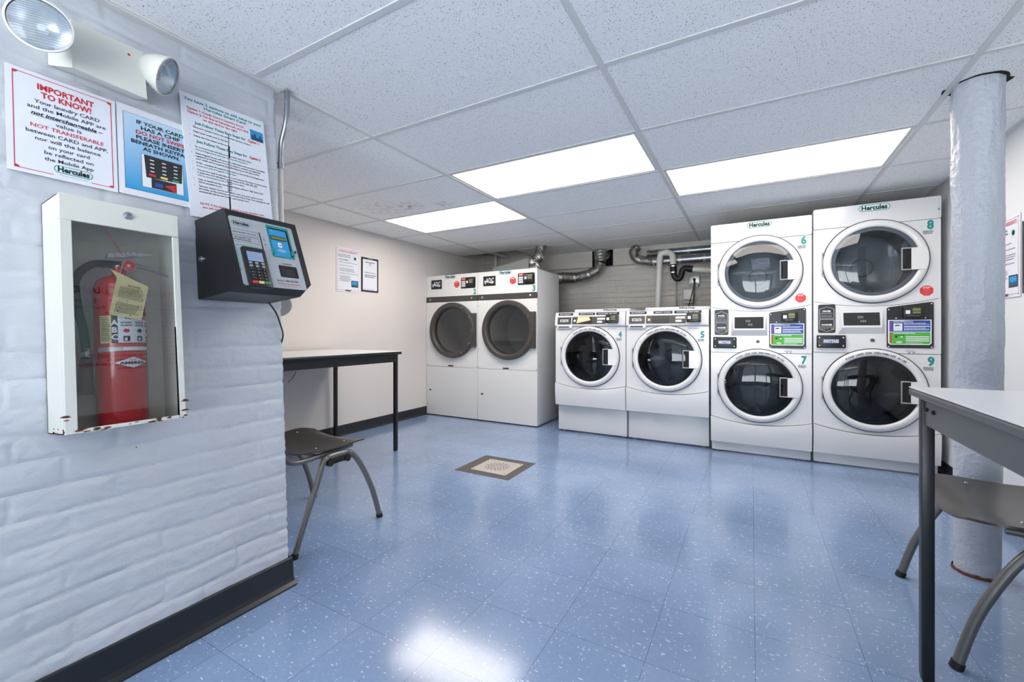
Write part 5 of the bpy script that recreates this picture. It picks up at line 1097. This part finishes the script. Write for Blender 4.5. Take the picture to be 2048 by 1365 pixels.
# ------------------------------------------------------------------ card vending machine
KU0, KU1 = .757, 1.006
prof = [(.0, 1.101), (.196, 1.103), (.264, 1.139), (.190, 1.378), (.180, 1.381), (.0, 1.378)]
T = Thing('card_machine', 'black and silver laundry card vending machine with keypad, near the wall corner', 'card machine', ((KU0+KU1)/2, 0, 1.101), FW)
mb = MB(); n = len(prof); vs = [(u, -a, z) for u in (KU0, KU1) for a, z in prof]; mb.add(vs, [(i, (i+1) % n, n+(i+1) % n, n+i) for i in range(n)]+[tuple(range(n)), tuple(range(n, 2*n))]); T.part('housing', mb, 'black')
c0 = Vector((0, -.264, 1.139)); up = (Vector((0, -.190, 1.378))-c0).normalized(); nrm = Vector((1, 0, 0)).cross(up)   # outward = -y of the face frame
FK = Matrix(((1, 0, 0, KU0), (0, nrm.y*-1, up.y, c0.y), (0, nrm.z*-1, up.z, c0.z), (0, 0, 0, 1)))
if (FK.to_3x3() @ Vector((0, -1, 0))).y > 0: FK = Matrix(((1, 0, 0, KU0), (0, nrm.y, up.y, c0.y), (0, nrm.z, up.z, c0.z), (0, 0, 0, 1)))
FWK = FW @ FK
def kp(x, y, yo=0): return pp(FWK, 360+x/4.875, 400+y/4.875, yo)
def kq(p, q, r_=None, s_=None):    # two (or four) corners -> x0,x1,z0,z1
    if r_ is None: a, b = kp(*p), kp(*q); return (a[0], b[0], b[1], a[1])
    a, b, c, d = kp(*p), kp(*q), kp(*r_), kp(*s_); return ((a[0]+d[0])/2, (b[0]+c[0])/2, (c[1]+d[1])/2, (a[1]+b[1])/2)
def kpart(name, mb, mats, parent=None, label=None): mb.xf(FK); return T.part(name, mb, mats, parent, label)
X0, X1, Z0, Z1 = kq((435, 150), (1075, 275), (1235, 865), (595, 848)); X0 = max(X0, .006); X1 = min(X1, KU1-KU0-.006); Z1 = min(Z1, .244)
MC['silver'] = M['silver'] = mat('silver_panel_print', (176, 180, 186), .35, .2)
mb = MB(); mb.poly(rr(X0, X1, Z0, Z1, .008), -.0015, .001, mi=0)
fk = MB(); lc = kp(590, 235); logo(mb, lc[0], lc[1], .060, -.0020, 1, 0, 3); mb.text('The Smart Choice in Laundry', lc[0], lc[1]-.0125, .003, -.0020, 1, w=.04)
def box_outline(q, t=.0008, mi=4): mb.frame(*q, t, -.0020, mi)
q = kq((478, 275), (750, 322), (760, 378), (490, 328)); box_outline(q); mb.text('CHECK BALANCE / ADD VALUE', (q[0]+q[1])/2, (q[2]+q[3])/2, .0042, -.0020, 4, w=(q[1]-q[0])*.85, bold=.02)
q = kq((497, 338), (760, 385), (772, 440), (512, 398)); box_outline(q); mb.text('BUY LAUNDRY CARD', (q[0]+q[1])/2-.008, q[3]-(q[3]-q[2])*.3, .0042, -.0020, 4, bold=.02, w=(q[1]-q[0])*.6); bars(mb, q[0]+.004, q[0]+(q[1]-q[0])*.7, q[2]+.003, q[2]+.009, 1, -.002, 4)
a = kp(750, 445); b = kp(535, 432); c = kp(600, 680)
mb.rect(b[0], a[0], b[1]-.0008, b[1]+.0008, -.002, 1); mb.rect(b[0]-.0008, b[0]+.0008, c[1], b[1], -.002, 1); mb.poly([(b[0], c[1]-.004), (b[0]-.004, c[1]+.002), (b[0]+.004, c[1]+.002)], -.002, mi=1)
a = kp(765, 322); b = kp(800, 480); mb.rect(a[0]-.001, a[0]+.003, b[1]-.075, a[1], -.0021, 4)
a = kp(830, 445); mb.poly([(a[0]-.004, a[1]+.006), (a[0]+.004, a[1]+.001), (a[0]-.004, a[1]-.003), (a[0], a[1]+.001)], -.002, mi=4)
a = kp(815, 390); bars(mb, a[0]-.003, a[0]+.004, a[1]-.006, a[1]+.006, 4, -.002, 4)
a = kp(1040, 632); mb.text('CARD DISPENSER', a[0], a[1], .0045, -.002, 4, w=.036, bold=.03); a = kp(1048, 795); mb.text('Service: 1-800-526-0760', a[0], a[1], .0075, -.002, 4, w=.078, bold=.01)
a = kp(1065, 828); mb.text('PUT CARD IN SLOT BEFORE ADDING A VALUE', a[0], a[1], .0042, -.002, 5, w=.082, bold=.02); a = kp(1065, 848); mb.text('CARD STAYS IN UNTIL YOU ARE DONE', a[0], a[1], .0035, -.002, 5, w=.06)
face = kpart('faceplate', mb, ['silver', 'teal', 'tealpale', 'blk', 'display', 'red'], label='silver printed faceplate')
X0, X1, Z0, Z1 = kq((580, 465), (800, 492), (905, 875), (672, 850))
mb = MB(); mb.poly(rr(X0, X1, Z0-.002, Z1, .006), -.010, .0); mb.box(X0+.002, X1-.002, -.0125, -.008, Z0, Z1-.002, .002); tm = kpart('card_terminal', mb, 'black', label='black payment keypad')
x0, x1, z0, z1 = kq((620, 515), (775, 535), (800, 622), (652, 612)); mb = MB(); mb.rect(x0, x1, z0, z1, -.0130, 0); bars(mb, x0+.002, x1-.003, z0+.004, z1-.003, 5, -.0133, 1, .25); kpart('screen', mb, ['lcd', 'greyink'], tm)
kz = z0-.003; dz = (kz-Z0)/8.0; kw = (X1-X0)*.8/3
for r_ in range(2):
    for c_ in range(3):
        mb = MB(); xx = X0+(X1-X0)*.12+kw*c_+kw*.1; mb.box(xx, xx+kw*.5, -.0145, -.0115, kz-dz*(r_+.7), kz-dz*r_-.0005, .0006, 1); kpart('key', mb, 'gskt', tm)
for r_ in range(4):
    for c_ in range(3):
        mb = MB(); xx = X0+(X1-X0)*.1+kw*c_+kw*.08; zz = kz-dz*(2.1+r_); mb.box(xx, xx+kw*.75, -.0150, -.0115, zz-dz*.7, zz-dz*.05, .0012, 2, 0); mb.text('123456789*0#'[r_*3+c_], xx+kw*.25, zz-dz*.38, dz*.38, -.0153, 1); kpart('key', mb, ['black', 'whiteink'], tm)
for c_, mt in enumerate(('redkey', 'yellow', 'greenkey')):
    mb = MB(); xx = X0+(X1-X0)*.1+kw*c_+kw*.04; zz = kz-dz*6.25; mb.box(xx, xx+kw*.86, -.0150, -.0115, zz-dz*.85, zz, .0015, 2); kpart('key', mb, mt, tm, ('red', 'yellow', 'green')[c_]+' key')
X0, X1, Z0, Z1 = kq((825, 240), (1045, 290), (1120, 588), (908, 558))
mb = MB(); mb.poly(rr(X0, X1, Z0, Z1, .003), -.0020, 0, mi=0); mb.rect(X0+.006, X1-.006, Z0+.008, Z1-.010, -.0024, 1); cr = kpart('card_holder', mb, ['teal', 'mattblack'], label='teal edged laundry card holder')
mb = MB(); xa, xb, za, zb2 = X0+.006, X1-.014, Z0+.005, Z1-.016; mb.rect(xa, xb, za, zb2, -.0030, 0); H = zb2-za
mb.rect(xa+.001, xb-.005, za+H*.60, za+H*.76, -.0036, 2); mb.rect(xa+.003, xb-.007, za+H*.63, za+H*.73, -.004, 1)
cxq = (xa+xb)/2; mb.poly([(cxq-.010, za+H*.35), (cxq+.004, za+H*.33), (cxq+.006, za+H*.50), (cxq-.008, za+H*.52)], -.0036, mi=3); mb.poly([(cxq-.005, za+H*.40), (cxq+.001, za+H*.39), (cxq+.002, za+H*.44), (cxq-.004, za+H*.45)], -.004, mi=4)
for k in range(4):
    r0 = .006+.0045*k; P = [(cxq+r0*math.sin(t), za+H*.30-r0*math.cos(t)*.75) for t in [-1.1+2.2*i/8 for i in range(9)]]; mb.poly(P+[(cxq+(r0-.0013)*math.sin(t), za+H*.30-(r0-.0013)*math.cos(t)*.75) for t in [1.1-2.2*i/8 for i in range(9)]], -.0036, mi=3)
for k in range(3): mb.poly(circ(xa+.010+.010*k, zb2-.005, .0012, 10), -.0036, mi=3 if k == 0 else 4)
kpart('card_display', mb, ['cyan', 'lcdgreen', 'blk', 'whiteink', 'red'], cr, 'blue card display with olive screen')
for (xx, zz) in ((X0+.004, Z0+.022), (X1-.007, Z0+.022)): mb = MB(); mb.box(xx-.004, xx+.006, -.008, -.0018, zz-.009, zz+.009, .001); kpart('card_clip', mb, 'teal', cr)
X0, X1, Z0, Z1 = kq((955, 638), (1130, 662), (1160, 775), (985, 750)); mb = MB(); mb.poly(rr(X0, X1, Z0, Z1, .003), -.0024, 0, mi=0); mb.rect(X0+.004, X1-.012, Z0+.004, Z1-.013, -.0028, 1); kpart('card_tray', mb, ['mattblack', 'display'], label='black card dispensing opening')
a = kp(1122, 515); mb = MB(); mb.box(a[0]-.003, a[0]+.003, -.004, 0, a[1]-.005, a[1]+.005, .001); kpart('reader_latch', mb, 'black')
q = kq((655, 868), (852, 905)); mb = MB(); mb.box(q[0]+.008, q[1]+.004, -.010, .012, -.010, -.001, .001); kpart('receipt_lip', mb, 'steelflat')
r_ = ray(360+222/4.875, 400+580/4.875); tt = KU0/r_.y; pxyz = r_*tt+Vector((0, 0, CAMZ))-OW; nn = pxyz.dot(NW); vv = pxyz.dot(VW)
mb = MB(); mb.cyl((KU0, -nn, vv), (KU0-.006, -nn, vv), .011, .010, 24); mb.cyl((KU0-.006, -nn, vv), (KU0-.010, -nn, vv), .006, .0055, 18); T.part('lock', mb, 'chrome')
q = wp(461, 425, .11); q2 = wp(457, 270, .125); Lc = q2[1]-q[1]
mb = MB(); bx, by = q[0], -.11; mb.cyl((bx, by, 1.378), (bx, by, q[1]+Lc*.2), .0028, .0022, 10); mb.cyl((bx, by, q[1]+Lc*.2), (q2[0], -.125, q2[1]), .0011, .0009, 8); mb.cyl((q2[0], -.124, q[1]+Lc*.70), (q2[0], -.124, q[1]+Lc*.84), .0026, .0026, 10)
mb.tube([(bx+.006*math.cos(t), by-.004+.006*math.sin(t), q[1]+Lc*(.26+.16*t/(2*PI*6))) for t in [2*PI*6*k/120 for k in range(121)]], .0008, 6); T.part('antenna', mb, 'mattblack', label='thin black aerial with a small coil')
mb = MB().tube([we(532, 598, .06), we(538, 606, .03), we(552, 626, .012), we(561, 650, .010), we(566, 672, .010), (1.058, .03, we(566, 676, .01)[2]-.03), (1.06, .08, .95)], .0032, 8, sub=5); T.part('power_cord', mb, 'rubber')
# ------------------------------------------------------------------ conduit at the partition corner
def cn(px, py, y=1.105): x, z = fp(px, py, y); return (x, y, z)
T = Thing('conduit', 'bent galvanised conduit dropping from the ceiling down the partition corner', 'conduit', cn(573, 185))
a = cn(574, 186); P = [(a[0], a[1], CEIL+.03), a, cn(574, 215), cn(571, 250), cn(563, 285), cn(561, 320), cn(561, 335)]
mb = MB().tube(P, .0105, 18, sub=5); T.part('upper_length', mb, 'steel')
b = cn(561, 332); mb = MB().tube([b, (b[0]+.008, 1.105, 1.30), (b[0]+.012, 1.10, 1.12)], .0098, 16, sub=4); T.part('painted_length', mb, 'pvc', label='white painted lower length')
mb = MB().cyl((b[0], 1.105, b[2]-.012), (b[0], 1.105, b[2]+.012), .0135); mb.cyl((b[0], 1.09, b[2]), (b[0], 1.078, b[2]), .005, mi=0); T.part('strap', mb, 'steel')
mb = MB(); mb.box(a[0]-.014, a[0]+.018, 1.09, 1.12, CEIL-.006, CEIL-.001); T.part('ceiling_flange', mb, 'steelflat')
q = cn(566, 610, 1.10); single('round_junction_box', MB().lathe([(.0001, .03), (.046, .03), (.048, .027), (.048, -.02), (.0001, -.02)], (q[0]-.040, 1.105, q[2]), (.9, -.4, 0), 36), 'greybox', 'round grey junction cover peeking out at the partition corner below the card machine', 'junction box', (q[0], 1.105, q[2]))
# loose green cable ends under the left-hand table
for (p, q, lb) in ((( 607, 770), (577, 745), 'thin green loose wire under the left-hand table, nearer the partition'), ((676, 737), (667, 747), 'thin green loose wire beside the far leg of the left-hand table')):
    a = xp(p[0] if p[0] < 600 else 593, 744, LX+.02); b = xp(577, 765, LX+.02)
    if 'far' in lb: a = xp(677, 736, LX+.02); b = xp(667, 748, LX+.02)
    mb = MB().tube([(LX+.012, a[0], a[1]), (LX+.020, (a[0]+b[0])/2, (a[1]+b[1])/2-.01), (LX+.014, b[0], b[1])], .003, 8, sub=4); single('loose_wire', mb, 'greenkey', lb, 'wire', (LX+.01, a[0], a[1]))
